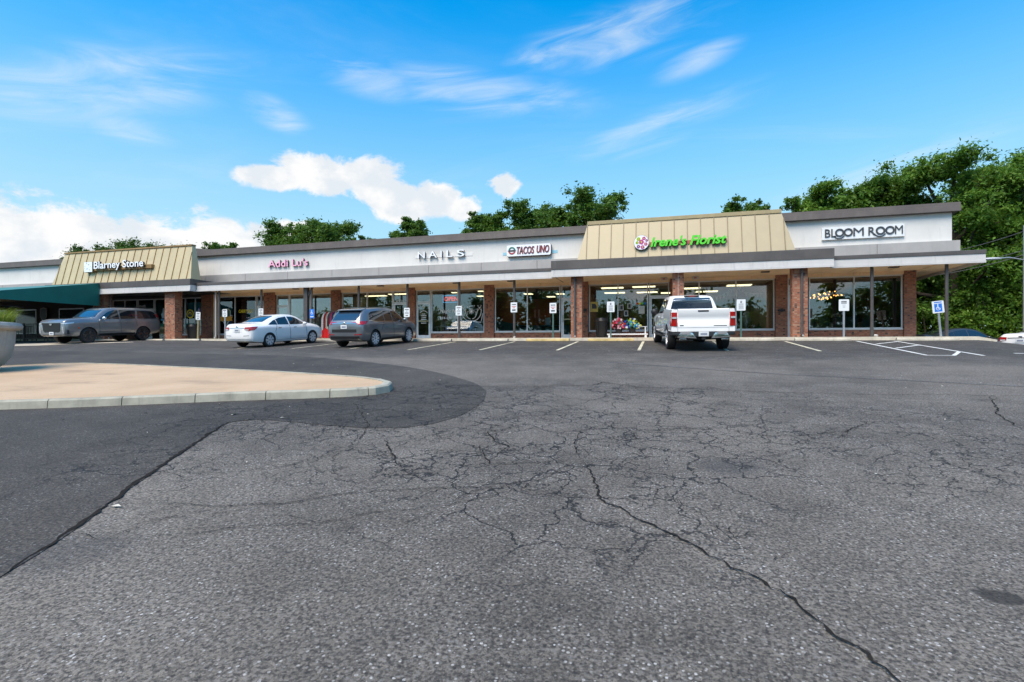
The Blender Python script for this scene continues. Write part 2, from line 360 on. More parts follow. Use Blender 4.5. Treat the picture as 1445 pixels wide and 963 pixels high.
PATCH = [(-2.3, -1.2), (-3.05, .6), (-3.67, 2.1), (-3.79, 2.39), (-4.03, 2.82), (-4.55, 3.67), (-5.1, 4.62), (-5.78, 5.9), (-5.5, 6.2), (-4.4, 6.03), (-3.3, 5.96), (-2.86, 6.4), (-2.70, 7.23), (-2.83, 8.45), (-3.25, 9.52), (-3.98, 10.53), (-5.48, 12.03), (-7.08, 13.18), (-9.99, 14.81), (-13.05, 15.9), (-20, 16.6), (-30, 16.4), (-55, 15), (-55, -1.2)]
def chaikin(pts, it=2):
    for _ in range(it):
        pts = [pts[0]] + [q for a, b_ in zip(pts, pts[1:]) for q in ((a[0] * .75 + b_[0] * .25, a[1] * .75 + b_[1] * .25), (a[0] * .25 + b_[0] * .75, a[1] * .25 + b_[1] * .75))] + [pts[-1]]
    return pts
PATCH_SEAM = PATCH[2:8]
PATCH = PATCH[:7] + chaikin(PATCH[7:21]) + PATCH[21:]
r2 = random.Random(3); PJ = []
for i in range(len(PATCH)):
    a, b_ = PATCH[i], PATCH[(i + 1) % len(PATCH)]; n = max(1, int(math.hypot(a[0] - b_[0], a[1] - b_[1]) / .35)) if max(abs(a[0]), abs(b_[0])) < 15 else 1
    for k in range(n): PJ.append((a[0] + (b_[0] - a[0]) * k / n + r2.uniform(-.018, .018), a[1] + (b_[1] - a[1]) * k / n + r2.uniform(-.018, .018)))
sheet('asphalt_patch', PJ, M_ASPH2, .006, GROUND)
# seam of tar along the edge of the newer asphalt, and the long cracks
M_TAR = pm('tar_seam', (.020, .0175, .015), .95, var=.25, vs=8, spec=.08)
def ribbon(path, wd, seed, jit=.05, dz=.010, step=.07):
    r = random.Random(seed); pts = []
    for i in range(len(path) - 1):
        a, b_ = Vector(path[i]), Vector(path[i + 1]); n = max(2, int((b_ - a).length / step))
        for k in range(n): pts.append(a.lerp(b_, k / n))
    pts.append(Vector(path[-1])); off = 0; out = []
    for i, p in enumerate(pts):
        d_ = (pts[min(i + 1, len(pts) - 1)] - pts[max(i - 1, 0)]).normalized(); nn = Vector((-d_.y, d_.x))
        off = off * .72 + r.uniform(-jit, jit); q = p + nn * off
        ww = wd * r.uniform(.25, 1.35) * min(1, .25 + 4 * min(i, len(pts) - 1 - i) / len(pts))
        out.append((q - nn * ww / 2, q + nn * ww / 2))
    vs = [(v.x, v.y, gz(v.x, v.y) + dz) for pr in out for v in pr]
    return vs, [(2 * i, 2 * i + 1, 2 * i + 3, 2 * i + 2) for i in range(len(out) - 1)]
mb = MB()
CR = {'big': ([(-.75, 5.14), (-.44, 4.12), (-.16, 3.77), (.12, 3.46), (.31, 3.29), (.48, 3.12), (.62, 2.97), (.71, 2.82), (.78, 2.66), (.85, 2.5), (.95, 2.3), (1.1, 1.9)], .020),
 'a': ([(-4.05, 3.18), (-3.63, 3.28), (-3.19, 3.32), (-2.84, 3.46), (-2.57, 3.72), (-2.22, 3.88), (-1.91, 4.04), (-1.39, 4.19), (-1.16, 4.36)], .020),
 'b': ([(-4.48, 3.9), (-3.94, 4.02), (-3.53, 4.29), (-3.28, 4.86), (-3.26, 5.1)], .016), 'c': ([(-1.64, 4.94), (-1.58, 5.51), (-1.78, 5.62), (-2.02, 6.1), (-1.78, 6.34), (-2.15, 6.47), (-2.78, 6.81)], .028),
 'd': ([(-3.1, 5.5), (-2.75, 4.97), (-2.58, 4.74), (-2.38, 4.52)], .034), 'e': ([(-3.92, 9.61), (-3.06, 9.64), (-2.02, 9.99), (-1.2, 10.21), (-1.13, 10.62), (-.42, 10.05), (.34, 9.99), (1.9, 9.8), (3.55, 9.81), (4.36, 10.01), (5.0, 9.98), (6.5, 10.1)], .035),
 'f': ([(-.35, 6.43), (.23, 6.7), (.72, 6.83), (1.17, 6.49), (1.6, 6.65), (2.04, 6.91), (2.54, 7.59)], .026), 'g': ([(5.0, 10.0), (4.79, 9.55), (4.27, 8.37), (4.06, 7.69), (4.04, 7.1)], .03),
 'h': ([(-.75, 5.14), (-1.14, 4.93), (-1.6, 4.83), (-1.8, 5.17), (-1.79, 5.4)], .022), 'i': ([(-3.26, 5.1), (-3.73, 6.16), (-4.83, 7.56), (-4.98, 8.24), (-4.93, 8.7)], .022), 'j': ([(-.75, 5.14), (-.93, 5.8), (-.93, 6.32), (-.72, 6.75), (-.35, 6.43)], .02),
 'l': ([(-3.59, 2.6), (-3.17, 2.81), (-2.78, 3.02), (-2.33, 3.19), (-2.09, 3.45), (-1.54, 3.76), (-1.12, 4.22), (-.75, 5.14)], .014), 'm': ([(-.44, 4.4), (-.05, 4.5), (.2, 4.1), (.45, 3.6), (.62, 3.35)], .009)}
for i, (k, (p, wd)) in enumerate(CR.items()): mb.add(*ribbon(p, wd * (.55 if k != 'big' else .85), i, .016 if k != 'big' else .022, step=.04))
rr_ = random.Random(11)
for k, (p, wd) in CR.items():      # side branches
    for _ in range(len(p) if k != 'big' else 0):
        q = Vector(rr_.choice(p)); a = rr_.uniform(0, 6.28); L = rr_.uniform(.15, .5)
        m1 = q + Vector((math.cos(a), math.sin(a))) * L * .5; m2 = m1 + Vector((math.cos(a + rr_.uniform(-.8, .8)), math.sin(a + .3))) * L * .6
        mb.add(*ribbon([tuple(q), tuple(m1), tuple(m2)], .006, rr_.random(), .012, step=.045))
mb.build('cracks', M_TAR, GROUND, kind='stuff')
mb = MB(); mb.add(*ribbon(PATCH_SEAM, .04, 91, .02, .0095, .06)); mb.add(*ribbon([(-2.3, -1.2), (-3.05, .6), (-3.67, 2.1)], .05, 92, .01, .0095, .12)); mb.build('tar_seam', M_TAR, GROUND)

# scraps, grit and dead leaves
mb = MB(); rl = random.Random(31)
for i in range(70):
    if i < 9: x, y = [(-9.6, 12.9), (-12.2, 10.6), (-7.6, 6.2), (-6.1, 6.35), (-5.6, 6.1), (-5.2, 6.3), (-4.1, 3.1), (-10.5, 13.2), (3.0, 15.5)][i]
    else: x, y = rl.uniform(-9, 7), rl.uniform(3.5, 22)
    a, q = rl.uniform(0, 6.28), rl.uniform(.010, .028) if i > 8 else rl.uniform(.03, .06); z = gz(x, y) + .012; c0, s0 = math.cos(a) * q, math.sin(a) * q
    mb.add([(x - c0, y - s0, z), (x + s0 * .5, y - c0 * .5, z + .012), (x + c0, y + s0, z), (x - s0 * .5, y + c0 * .5, z + .006)], [(0, 1, 2, 3)])
mb.build('litter', pm('pale_scrap', (.45, .42, .36), .8, var=.3, vs=.7), GROUND, kind='stuff')
# painted markings
def paint_mat(name, col, wear):
    m = bpy.data.materials.new(name); m.use_nodes = True; t = NT(m.node_tree); b = t.n['Principled BSDF']
    co = t.node('ShaderNodeTexCoord').outputs['Object']
    n = t.m('ADD', t.m('MULTIPLY', t.noise(co, 1.3, 4, .6), .6), t.m('MULTIPLY', t.noise(co, 38, 4, .7), .5))
    t.put(b.inputs['Base Color'], t.mix(t.ss(n, wear, wear + .14), col, (.06, .06, .062))); b.inputs['Roughness'].default_value = .75
    MATS[name] = m; return m
M_PAINT = paint_mat('yellowed_line_paint', (.62, .57, .40), .56); M_PAINTW = paint_mat('white_line_paint', (.70, .69, .64), .60); M_FAINT = paint_mat('faded_line_paint', (.20, .20, .2), .42)
def stripe(x, y0, y1, wd=.11, mat=M_PAINT, skew=0): sheet('parking_stripe', [(x - wd / 2, y0), (x + wd / 2, y0), (x + wd / 2 + skew, y1), (x - wd / 2 + skew, y1)], mat, .009, GROUND)
for x in (-18.05, -15.2, -12.35, -9.5, -6.55, -3.6, -.74, 2.12, 4.85): stripe(x, 18.6 if x > -12 else 19.0, 23.55)
def bar2(a, b_, wd, mat):
    a, b_ = Vector(a), Vector(b_); n = (b_ - a).normalized(); n = Vector((-n.y, n.x)) * wd / 2
    sheet('aisle_stripe', [tuple(a - n), tuple(a + n), tuple(b_ + n), tuple(b_ - n)], mat, .0095, GROUND)
bar2((7.42, 23.6), (7.15, 17.3), .10, M_PAINTW); bar2((8.72, 23.6), (8.46, 17.25), .10, M_PAINTW); bar2((7.10, 17.3), (7.80, 17.22), .10, M_PAINTW)
bar2((7.50, 21.9), (8.62, 23.2), .10, M_PAINTW); bar2((7.38, 19.9), (8.56, 21.3), .10, M_PAINTW); bar2((7.80, 17.3), (8.52, 18.6), .10, M_PAINTW)
bar2((9.55, 18.05), (11.0, 17.9), .14, M_PAINTW)
bar2((-1.4, 14.6), (2.2, 12.5), .05, M_FAINT); bar2((2.2, 12.5), (7.5, 10.6), .04, M_FAINT)

# far concrete apron seen past the planter
sheet('concrete_apron', [(-36, 19.1), (-33.9, 20.3), (-31.6, 21.0), (-27.6, 21.75), (-27.1, 21.45), (-29.3, 20.2), (-30.4, 18.9), (-36, 17.4)], pm('pale_apron_concrete', (.46, .40, .31), .9, var=.12, vs=1.5, bump=.2), .012, kind='structure', label='pale strip of concrete in the lane before the grey SUV')

# kerbed island with stone-chip top
IS_TOP = [(-30, 2.6), (-22, 3.2), (-15.5, 4.3), (-10.44, 6.0), (-9.42, 6.37), (-8.13, 6.95), (-7.11, 7.42), (-6.0, 7.84), (-5.35, 8.12), (-4.95, 8.42), (-4.86, 8.75), (-5.0, 9.12), (-5.4, 9.45), (-6.1, 9.78), (-8.53, 10.38), (-11.85, 10.95), (-14.6, 11.4), (-16.6, 11.6), (-17.6, 11.3), (-18.6, 10.4), (-30, 8.0)]
def offset_in(poly, d_):
    out = []; n = len(poly)
    for i in range(n):
        a, b_, c_ = Vector(poly[i - 1]), Vector(poly[i]), Vector(poly[(i + 1) % n])
        n1 = Vector((-(b_ - a).y, (b_ - a).x)).normalized(); n2 = Vector((-(c_ - b_).y, (c_ - b_).x)).normalized(); nn = (n1 + n2).normalized()
        q = b_ + nn * d_ / max(.5, nn.dot(n1)); out.append((q.x, q.y))
    return out
M_CHIP = bpy.data.materials.new('stone_chip_paving'); M_CHIP.use_nodes = True
t = NT(M_CHIP.node_tree); co = t.node('ShaderNodeTexCoord').outputs['Object']; b = t.n['Principled BSDF']
c = t.mix(t.ss(t.noise(co, .8, 5, .6), .3, .7), (.49, .335, .20), (.59, .415, .26))
c = t.mix(t.ss(t.noise(co, 70, 3, .7), .35, .68), t.mix(.5, c, (.34, .235, .15)), c)
v_ = t.node('ShaderNodeTexVoronoi', {'Scale': 85., 'Vector': co}); c = t.mix(t.m('MULTIPLY', t.ss(v_.outputs['Distance'], .35, .1), .4), c, (.66, .54, .42))
c = t.mix(t.m('MULTIPLY', t.ss(t.noise(t.vm('MULTIPLY', co, (.5, 1.6, 1)), .9, 5, .65), .54, .74), .6), c, (.22, .165, .115))
t.put(b.inputs['Base Color'], c); b.inputs['Roughness'].default_value = .92
t.put(b.inputs['Normal'], t.node('ShaderNodeBump', {'Strength': .5, 'Distance': .01, 'Height': t.noise(co, 70, 3, .7)}).outputs[0])
ISL = empty('island', (0, 0, 0), kind='structure', label='kerbed traffic island topped with tan stone chips')
inner = offset_in(IS_TOP, .15)
sheet('paving', inner, M_CHIP, .142, ISL)
# kerb stones, one by one along the outline
segs = []; acc = []; P = [Vector(p) for p in IS_TOP]; Q = [Vector(p) for p in inner]
dense = []
for i in range(len(P)):
    j = (i + 1) % len(P); n = max(1, int((P[j] - P[i]).length / .12))
    for k in range(n): dense.append((P[i].lerp(P[j], k / n), Q[i].lerp(Q[j], k / n)))
dense.append(dense[0]); i = 0; run = 0; start = 0
def kerb(seg):
    m_ = MB(); k = len(seg); vs = []
    sh = .006
    for (o_, i_) in seg:
        z = gz(o_.x, o_.y); dr = (i_ - o_).normalized()
        of = o_ - dr * .02
        for (q, h) in ((of, -.05), (o_, .125), (o_ + dr * .03, .152), (i_, .152), (i_, -.05)): vs.append((q.x, q.y, z + h))
    fs = [(a * 5 + c_, a * 5 + c_ + 1, (a + 1) * 5 + c_ + 1, (a + 1) * 5 + c_) for a in range(k - 1) for c_ in range(4)]
    fs += [(0, 1, 2, 3, 4), tuple((k - 1) * 5 + q for q in (4, 3, 2, 1, 0))]
    m_.add(vs, fs); m_.build('kerb_stone', M_CURB, ISL)
for i in range(1, len(dense)):
    run += (dense[i][0] - dense[i - 1][0]).length
    lim = 1.02 if dense[i][0].x > -14 else 3.0
    if dense[i][0].x > -5.5 and dense[i][0].y < 10: lim = .62
    if run > lim or i == len(dense) - 1:
        a = [(p.copy(), q.copy()) for p, q in dense[start:i + 1]]
        d0 = (a[1][0] - a[0][0]).normalized() * .007; a[0] = (a[0][0] + d0, a[0][1] + d0)
        d1 = (a[-1][0] - a[-2][0]).normalized() * .007; a[-1] = (a[-1][0] - d1, a[-1][1] - d1)
        kerb(a); start = i; run = 0
# weeds / grit line at the kerb foot is left to the material

# sidewalk with its kerb, and wheel stops
SWZ = lambda X: gz(X, 24.4) + .135
mb = MB(); xs = lines(-56, 12.4, .6)
for i in range(len(xs) - 1):
    a, b_ = xs[i], xs[i + 1]
    mb.hexa([(a, 24.42, gz(a, 24.4) - .3), (b_, 24.42, gz(b_, 24.4) - .3), (b_, 27.6, gz(b_, 24.4) - .3), (a, 27.6, gz(a, 24.4) - .3)],
            [(a, 24.42, SWZ(a)), (b_, 24.42, SWZ(b_)), (b_, 27.6, SWZ(b_) + .03), (a, 27.6, SWZ(a) + .03)])
me = mb.mesh('sidewalk', M_CONC); bm = bmesh.new(); bm.from_mesh(me); bmesh.ops.remove_doubles(bm, verts=bm.verts, dist=1e-4)
bmesh.ops.delete(bm, geom=[f for f in bm.faces if abs(f.normal.x) > .9 and -55 < f.calc_center_median().x < 12.3], context='FACES')
bm.to_mesh(me); bm.free(); link('sidewalk', me, kind='structure', label='tan concrete walkway with kerb under the shop canopy')
stop_me = MB(); stop_me.prism([(-.085, 0), (.085, 0), (.075, .07), (.045, .115), (-.045, .115), (-.075, .07)], -1.02, 1.02, 'x')
stop_me = stop_me.mesh('wheel_stop', M_STOP, bevel=.008)
M_STOPY = pm('wheel_stop_yellowed', (.5, .37, .15), .9, var=.25, vs=3, dirt=((.40, .37, .31), .95))
STOPS = [(-29.15, 'wheel stop by the black bin under the brick pier'), (-26.5, 'wheel stop behind the wooden sign post'), (-17.0, 'wheel stop at the nose of the white sedan'),
         (-10.95, 'wheel stop in front of the nail salon door'), (-8.05, 'wheel stop in front of the red walled taqueria window'), (-5.1, 'wheel stop with yellow traces by the taqueria door'),
         (-2.2, 'wheel stop with yellow traces before the artificial flowers'), (.75, 'wheel stop under the nose of the white pickup'), (3.55, 'wheel stop before the bunting window beside the pickup'),
         (6.35, 'wheel stop before the door with white frame'), (10.0, 'wheel stop by the leaning blue disabled parking sign')]
for x, lab in STOPS:
    o = link('wheel_stop', stop_me, label=lab, cat='wheel stop', group='concrete wheel stops along the walkway')
    o.location = (x, 24.1 + rnd.uniform(-.05, .05), gz(x, 24.1) - .004); o.rotation_euler = (0, 0, R(rnd.uniform(-1.5, 1.5)))
    if 'yellow' in lab: 
        o.data = stop_me.copy(); o.data.materials[0] = M_STOPY
# ------------------------------------------------------------------ the row of shops
YF, YP, YC = 27.4, 26.6, 24.7        # shop fronts, parapet wall, canopy edge
BLD = empty('shop_row', (0, YF, 1.95), label='long single storey brick shop row with white parapet and canopy', cat='building')
def bp(mb, name, mats, smooth=False, bevel=0, parent=BLD, **kw):
    """link a mesh given in world coordinates as a part of the shop row"""
    me = mb.mesh(name, mats, smooth, bevel); me.transform(Matrix.Translation((0, -YF, -1.95)))
    o = link(name, me, None, **kw); o.parent = parent
    return o
def part(name, mats, *boxes, bevel=0, **kw):
    m_ = MB()
    for q in boxes: m_.box(*q)
    return bp(m_, name, mats, bevel=bevel, **kw)
Z0 = 1.80
# parapet
part('parapet_wall', M_WALL, (-58, 11.92, YP, YP + .3, 5.0, 7.26), bevel=.01)
part('side_parapet_wall', M_WALL, (11.62, 11.92, YP + .3, 44, 5.0, 7.26))
part('roof_deck', M_DARK, (-58, 11.60, YP + .31, 44, 5.31, 5.42))
m_ = MB(); prof = [(-.24, 7.262), (.32, 7.262), (.32, 7.61), (-.20, 7.64), (-.20, 7.50), (-.235, 7.49)]
m_.prism([(YP + a, z) for a, z in prof], -58, -3.4, 'x'); bp(m_, 'parapet_cap', M_CAP)
m_ = MB(); m_.prism([(YP + a, z) for a, z in prof], 4.9, 12.14, 'x'); bp(m_, 'parapet_cap', M_CAP)
part('side_parapet_cap', M_CAP, (11.55, 12.14, YP + .33, 44.2, 7.262, 7.62))
x = 12.14
while x > -58:
    wdt = 3.05 if x < 7 or x > 12 else 3.05
    if not (-4.6 < x - wdt / 2 < 5.6) and not (-37.6 < x - wdt / 2 < -27.6) or True:
        part('band_panel', M_BAND, (x - wdt + .008, x - .008, YP - .19, YP - .003, 5.325, 6.03), bevel=.006)
    x -= wdt
part('side_band_panel', M_BAND, (11.93, 12.14, YP, 43, 5.325, 6.03))
# canopies: light fascia with drip edge, dark edge strip, soffit
def canopy(x0, x1, yc, zt, cap0, cap1, roof=True):
    m_ = MB(); m_.prism([(yc, 4.90), (yc + .05, 4.90), (yc + .05, 5.165), (yc + .012, 5.165)], x0, x1, 'x'); bp(m_, 'fascia_board', M_FASC)
    m_ = MB(); m_.prism([(yc - .022, 4.81), (yc + .06, 4.81), (yc + .06, 4.897), (yc - .022, 4.897)], x0 - (0 if cap0 else 0), x1, 'x'); bp(m_, 'drip_board', M_FASC)
    m_ = MB(); m_.prism([(yc - .018, 5.168), (yc + .3, 5.168), (yc + .3, zt), (yc + .01, zt), (yc - .018, zt - .02)], x0 - .01, x1 + .01, 'x'); bp(m_, 'edge_flashing', M_DARK)
canopy(6.86, 12.18, YC, 5.32, 0, 1); canopy(-26.38, -5.0, YC, 5.32, 0, 0); canopy(-58, -33.6, YC, 5.32, 0, 0)
canopy(-4.98, 6.83, 24.3, 5.585, 1, 1); canopy(-38.2, -26.43, 24.3, 5.53, 1, 1)
for x0 in (-4.98, -26.43 - .05, 6.83 - .05):       # returns of the deeper canopies
    part('fascia_return', M_FASC, (x0, x0 + .05, 24.352, 24.72, 4.81, 5.165))
for x0, zt in ((-26.43 - .29, 5.528),):
    part('edge_return', M_DARK, (x0, x0 + .30, 24.61, 26.4, 5.169, zt))
part('edge_return', M_DARK, (6.54, 6.84, 24.61, 26.4, 5.169, 5.583)); part('edge_return', M_DARK, (-4.99, -4.70, 24.61, 26.4, 5.169, 5.583))
part('side_fascia', M_FASC, (12.12, 12.18, YC + .061, 33, 4.81, 5.165)); part('side_flashing', M_DARK, (11.9, 12.192, YC + .301, 33, 5.168, 5.318))
part('canopy_roof', M_DARK, (-58, 11.89, YC + .31, YP - .2, 5.17, 5.30)); part('side_canopy_roof', M_DARK, (11.94, 12.1, YP, 33, 5.17, 5.30))
# soffit in boards with shallow battens
for (a, b_, y0) in ((-26.4, -5.0, YC + .062), (6.8, 12.115, YC + .062), (-58, -38.2, YC + .062)):
    part('soffit', M_SOFF, (a, b_, y0, YF + .02, 4.935, 4.96))
for (a, b_, y0) in ((-4.93, 6.78, 24.362), (-38.15, -26.48, 24.362)):
    part('soffit', M_SOFF if a > -10 else M_BLACK, (a, b_, y0, YF + .02, 4.937, 4.962))
part('side_soffit', M_SOFF, (10.92, 12.115, YF + .022, 33, 4.935, 4.96))
m_ = MB()
for x in (8.2, 9.7, 10.95): m_.box(x, x + .09, YC + .35, YF - .08, 4.90, 4.934)
m_.box(10.95, 11.04, YF - .08, 33, 4.902, 4.934); m_.box(7.0, 12.0, YC + .25, YC + .34, 4.895, 4.934)
bp(m_, 'soffit_batten', M_SOFF)
for x in (9.35, 4.35, -10.6, -15.1, -20.6, -7.6): part('soffit_light', M_POST, (x, x + .35, 25.8, 26.0, 4.885, 4.934), bevel=.01)
for x in (.0, 1.45):
    o = part('emergency_light', M_SILL, (x, x + .30, 26.7, 26.85, 4.80, 4.93), bevel=.01)
    part('lamp_lens', pm('red_lens', (.45, .04, .03), .3), (x + .08, x + .2, 26.69, 26.699, 4.83, 4.88))
# header board above the glass
part('header_board', M_SOFF, (-27.7, 10.46, YF - .05, YF + .10, 4.785, 4.934)); part('header_board', M_BLACK, (-38, -27.72, YF - .05, YF + .1, 4.785, 4.934))
# brick: facade piers, low walls under the glass, front piers
def pier(x0, x1, y0, y1, z1, mat=M_BRICK): part('brick_pier', mat, (x0, x1, y0, y1, Z0, z1), bevel=.006)
for x0, x1 in ((10.45, 10.91), (5.22, 5.74), (.44, 1.04), (-4.12, -3.64), (-9.35, -8.79), (-14.0, -13.53), (-19.07, -18.40), (-23.92, -23.08), (-28.8, -27.88)):
    pier(x0, x1, YF - .10, YF + .25, 4.936 if x0 > -27 else 4.93)
part('side_wall', M_BRICK, (10.55, 10.90, YF + .251, 43, Z0, 4.94))
for x0, x1 in ((-4.10, -3.58), (.50, .98), (5.36, 5.94), (-28.70, -27.93), (-34.5, -33.55)): pier(x0, x1, 24.62, 25.14, 4.937, M_BRICKO)
for x0, x1 in ((6.66, 10.43), (1.05, 5.2), (-3.62, -.62), (-8.77, -5.13), (-12.56, -9.37), (-18.39, -15.0), (-22.1, -19.08), (-27.6, -24.58), (-30.6, -28.82)):
    part('low_brick_wall', M_BRICK, (x0, x1, YF, YF + .22, Z0, 2.30)); part('sill', M_SILL, (x0, x1, YF - .05, YF + .2, 2.302, 2.352), bevel=.008)
part('patio_wall', pm('shade_dark_wall', (.035, .028, .024), .8, var=.3), (-58, -37.9, YF, YF + .25, Z0, 4.93))  # deep shade under the awning is put into this wall's dark colour
# glazing
def glazing(x0, x1, z0, z1, mull=(), fw=.055, mat=M_ALU, tr=None):
    m_ = MB(); y0, y1 = YF + .02, YF + .12
    m_.box(x0, x0 + fw, y0, y1, z0, z1); m_.box(x1 - fw, x1, y0, y1, z0, z1)
    m_.box(x0 + fw, x1 - fw, y0, y1, z0, z0 + fw); m_.box(x0 + fw, x1 - fw, y0, y1, z1 - fw, z1)
    for q in mull: m_.box(q - fw / 2, q + fw / 2, y0 + .001, y1 - .001, z0 + fw, z1 - fw)
    f = bp(m_, 'window', mat)
    ed = [x0 + fw / 2] + list(mull) + [x1 - fw / 2]
    for a, b_ in zip(ed, ed[1:]):
        p = MB().box(a + fw / 2, b_ - fw / 2, YF + .062, YF + .070, z0 + fw, z1 - fw).mesh('pane', M_GLASS); p.transform(Matrix.Translation((0, -YF, -1.95)))
        o = link('pane', p, f)
    return f
def door(x0, x1, zh=4.07, zt=4.78, mat=M_ALU, handle=1, y=YF, zb=None):
    zb = zb or SWZ((x0 + x1) / 2) + .03; y0, y1 = y + .02, y + .12; m_ = MB(); fw = .05
    m_.box(x0, x0 + fw, y0, y1, zb, zt); m_.box(x1 - fw, x1, y0, y1, zb, zt); m_.box(x0 + fw, x1 - fw, y0, y1, zt - fw, zt); m_.box(x0 + fw, x1 - fw, y0, y1, zh, zh + .06)
    f = bp(m_, 'door_frame', mat)
    def sub(nm, mm, mt):
        me = mm.mesh(nm, mt); me.transform(Matrix.Translation((0, -YF, -1.95))); link(nm, me, f)
    sub('transom_pane', MB().box(x0 + fw, x1 - fw, y + .06, y + .068, zh + .06, zt - fw), M_GLASS)
    a, b_ = x0 + fw + .008, x1 - fw - .008; st = .075
    l = MB(); l.box(a, a + st, y + .035, y + .085, zb + .01, zh - .008); l.box(b_ - st, b_, y + .035, y + .085, zb + .01, zh - .008)
    l.box(a + st, b_ - st, y + .035, y + .085, zb + .01, zb + .20); l.box(a + st, b_ - st, y + .035, y + .085, zh - .10, zh - .008)
    sub('door_leaf', l, mat)
    sub('pane', MB().box(a + st, b_ - st, y + .055, y + .063, zb + .20, zh - .10), M_GLASS)
    hx = a + st / 2 if handle > 0 else b_ - st / 2
    h = MB(); h.tube([(hx, y - .02, zb + .85), (hx, y - .03, zb + 1.25)], .013, 8); h.bar((hx, y - .02, zb + .9), (hx, y + .04, zb + .9), .02, .02); h.bar((hx, y - .03, zb + 1.2), (hx, y + .04, zb + 1.2), .02, .02)
    h.box(a + st, b_ - st, y + .02, y + .034, zb + .98, zb + 1.03)
    sub('handle', h, pm('brass_bar', (.45, .38, .22), .35, .8))
    return f
glazing(6.66, 10.43, 2.352, 4.784, (8.52,)); glazing(1.05, 5.2, 2.352, 4.784, (1.81, 3.5)); glazing(-3.62, -.62, 2.352, 4.784, (-2.13,))
glazing(-8.77, -5.13, 2.352, 4.784, (-6.94,)); glazing(-12.56, -9.37, 2.352, 4.784, (-10.95,)); glazing(-18.39, -15.0, 2.352, 4.784, (-16.69,))
glazing(-22.1, -19.08, 2.352, 4.784, (-20.6,)); glazing(-27.6, -24.58, 2.352, 4.784, (-26.23,)); glazing(-30.6, -28.82, 2.352, 4.784, (-30.25, -29.42))
door(5.76, 6.62); door(-.58, .40, handle=-1); door(-5.08, -4.14); door(-13.51, -12.60, handle=-1); door(-14.98, -14.05); door(-23.05, -22.12); door(-24.54, -23.94)
door(-34.34, -32.9, handle=-1); glazing(-32.86, -31.6, 2.03, 4.784, (), mat=M_ALU); glazing(-36.6, -34.4, 2.6, 4.784, (-35.5,)); part('low_brick_wall', M_BRICK, (-36.6, -34.4, YF, YF + .22, Z0, 2.58))
part('brick_pier', M_BRICK, (-31.58, -30.62, YF - .1, YF + .2, Z0, 4.93)); part('brick_pier', M_BRICK, (-37.88, -36.64, YF - .1, YF + .2, Z0, 4.93))
part('corner_trim', M_SOFF, (-27.86, -27.62, YF - .06, YF + .15, Z0, 4.93))
# dark windows and doors of the pub behind its patio
for x0, x1 in ((-41.6, -39.2), (-46.0, -43.9), (-50, -47)): part('pub_window', M_ALU, (x0, x1, YF - .06, YF - .001, 2.5, 4.3)); part('pub_pane', pm('dark_pane', (.02, .025, .03), .06), (x0 + .08, x1 - .08, YF - .075, YF - .061, 2.58, 4.22))
# round steel posts on the walkway, downspouts and elbows
post_me = MB(); post_me.tube([(0, 0, 0), (0, 0, 3.02)], .062, 16); post_me.lathe([(.11, 0), (.11, .012), (.068, .014)], n=16); post_me.box(-.10, .10, -.10, .10, 3.0, 3.028)
post_me = post_me.mesh('post', M_POST, smooth=True)
for x in (11.03, 8.42, -6.99, -9.91, -12.82, -15.73, -18.70, -22.05, -25.05):
    o = link('post', post_me, BLD); o.location = (x, 25.02 - YF, SWZ(x) - 1.95); o.scale.z = (4.937 - SWZ(x)) / 3.028
part('timber_post', M_POST, (-19.16, -18.92, 24.92, 25.14, Z0, 4.936), bevel=.01)
m_ = MB(); m_.bar((-18.95, 25.03, 4.35), (-18.62, 25.03, 4.9), .07, .09); bp(m_, 'bracket', M_POST)
m_ = MB(); m_.tube([(8.50, 24.95, 2.0), (8.56, 24.86, 1.99)], .05, 10); bp(m_, 'drain_elbow', M_SILL)
m_ = MB(); m_.tube([(-6.95, 24.95, 2.02), (-6.95, 24.84, 2.0)], .05, 10); bp(m_, 'drain_elbow', M_SILL)
def downspout(x, y=24.55, mat=M_POST, r=.05):
    z = SWZ(x); m_ = MB(); m_.tube([(x, y, 4.93), (x, y, z + .16), (x, y - .02, z + .10), (x + .02, y - .10, z + .07)], r, 10); bp(m_, 'downspout', mat, smooth=True)
    m_ = MB(); m_.tube([(x + .02, y - .10, z + .07), (x + .02, y - .115, z + .068)], r * .8, 10); bp(m_, 'spout_mouth', M_SILL)
downspout(-3.90); downspout(5.70); downspout(-28.85, 24.9); downspout(-25.30, 25.02, M_BAND); downspout(-33.42, 24.9, M_POST)
m_ = MB(); m_.tube([(.74, 24.60, 4.93), (.74, 24.60, 2.4)], .012, 6); bp(m_, 'conduit', M_SILL)
part('letter_box', M_BLACK, (5.30, 5.62, YF - .19, YF - .101, 3.20, 3.30), bevel=.01); part('meter_box', M_BLACK, (-3.98, -3.72, YF - .17, YF - .101, 3.38, 3.52), bevel=.01)
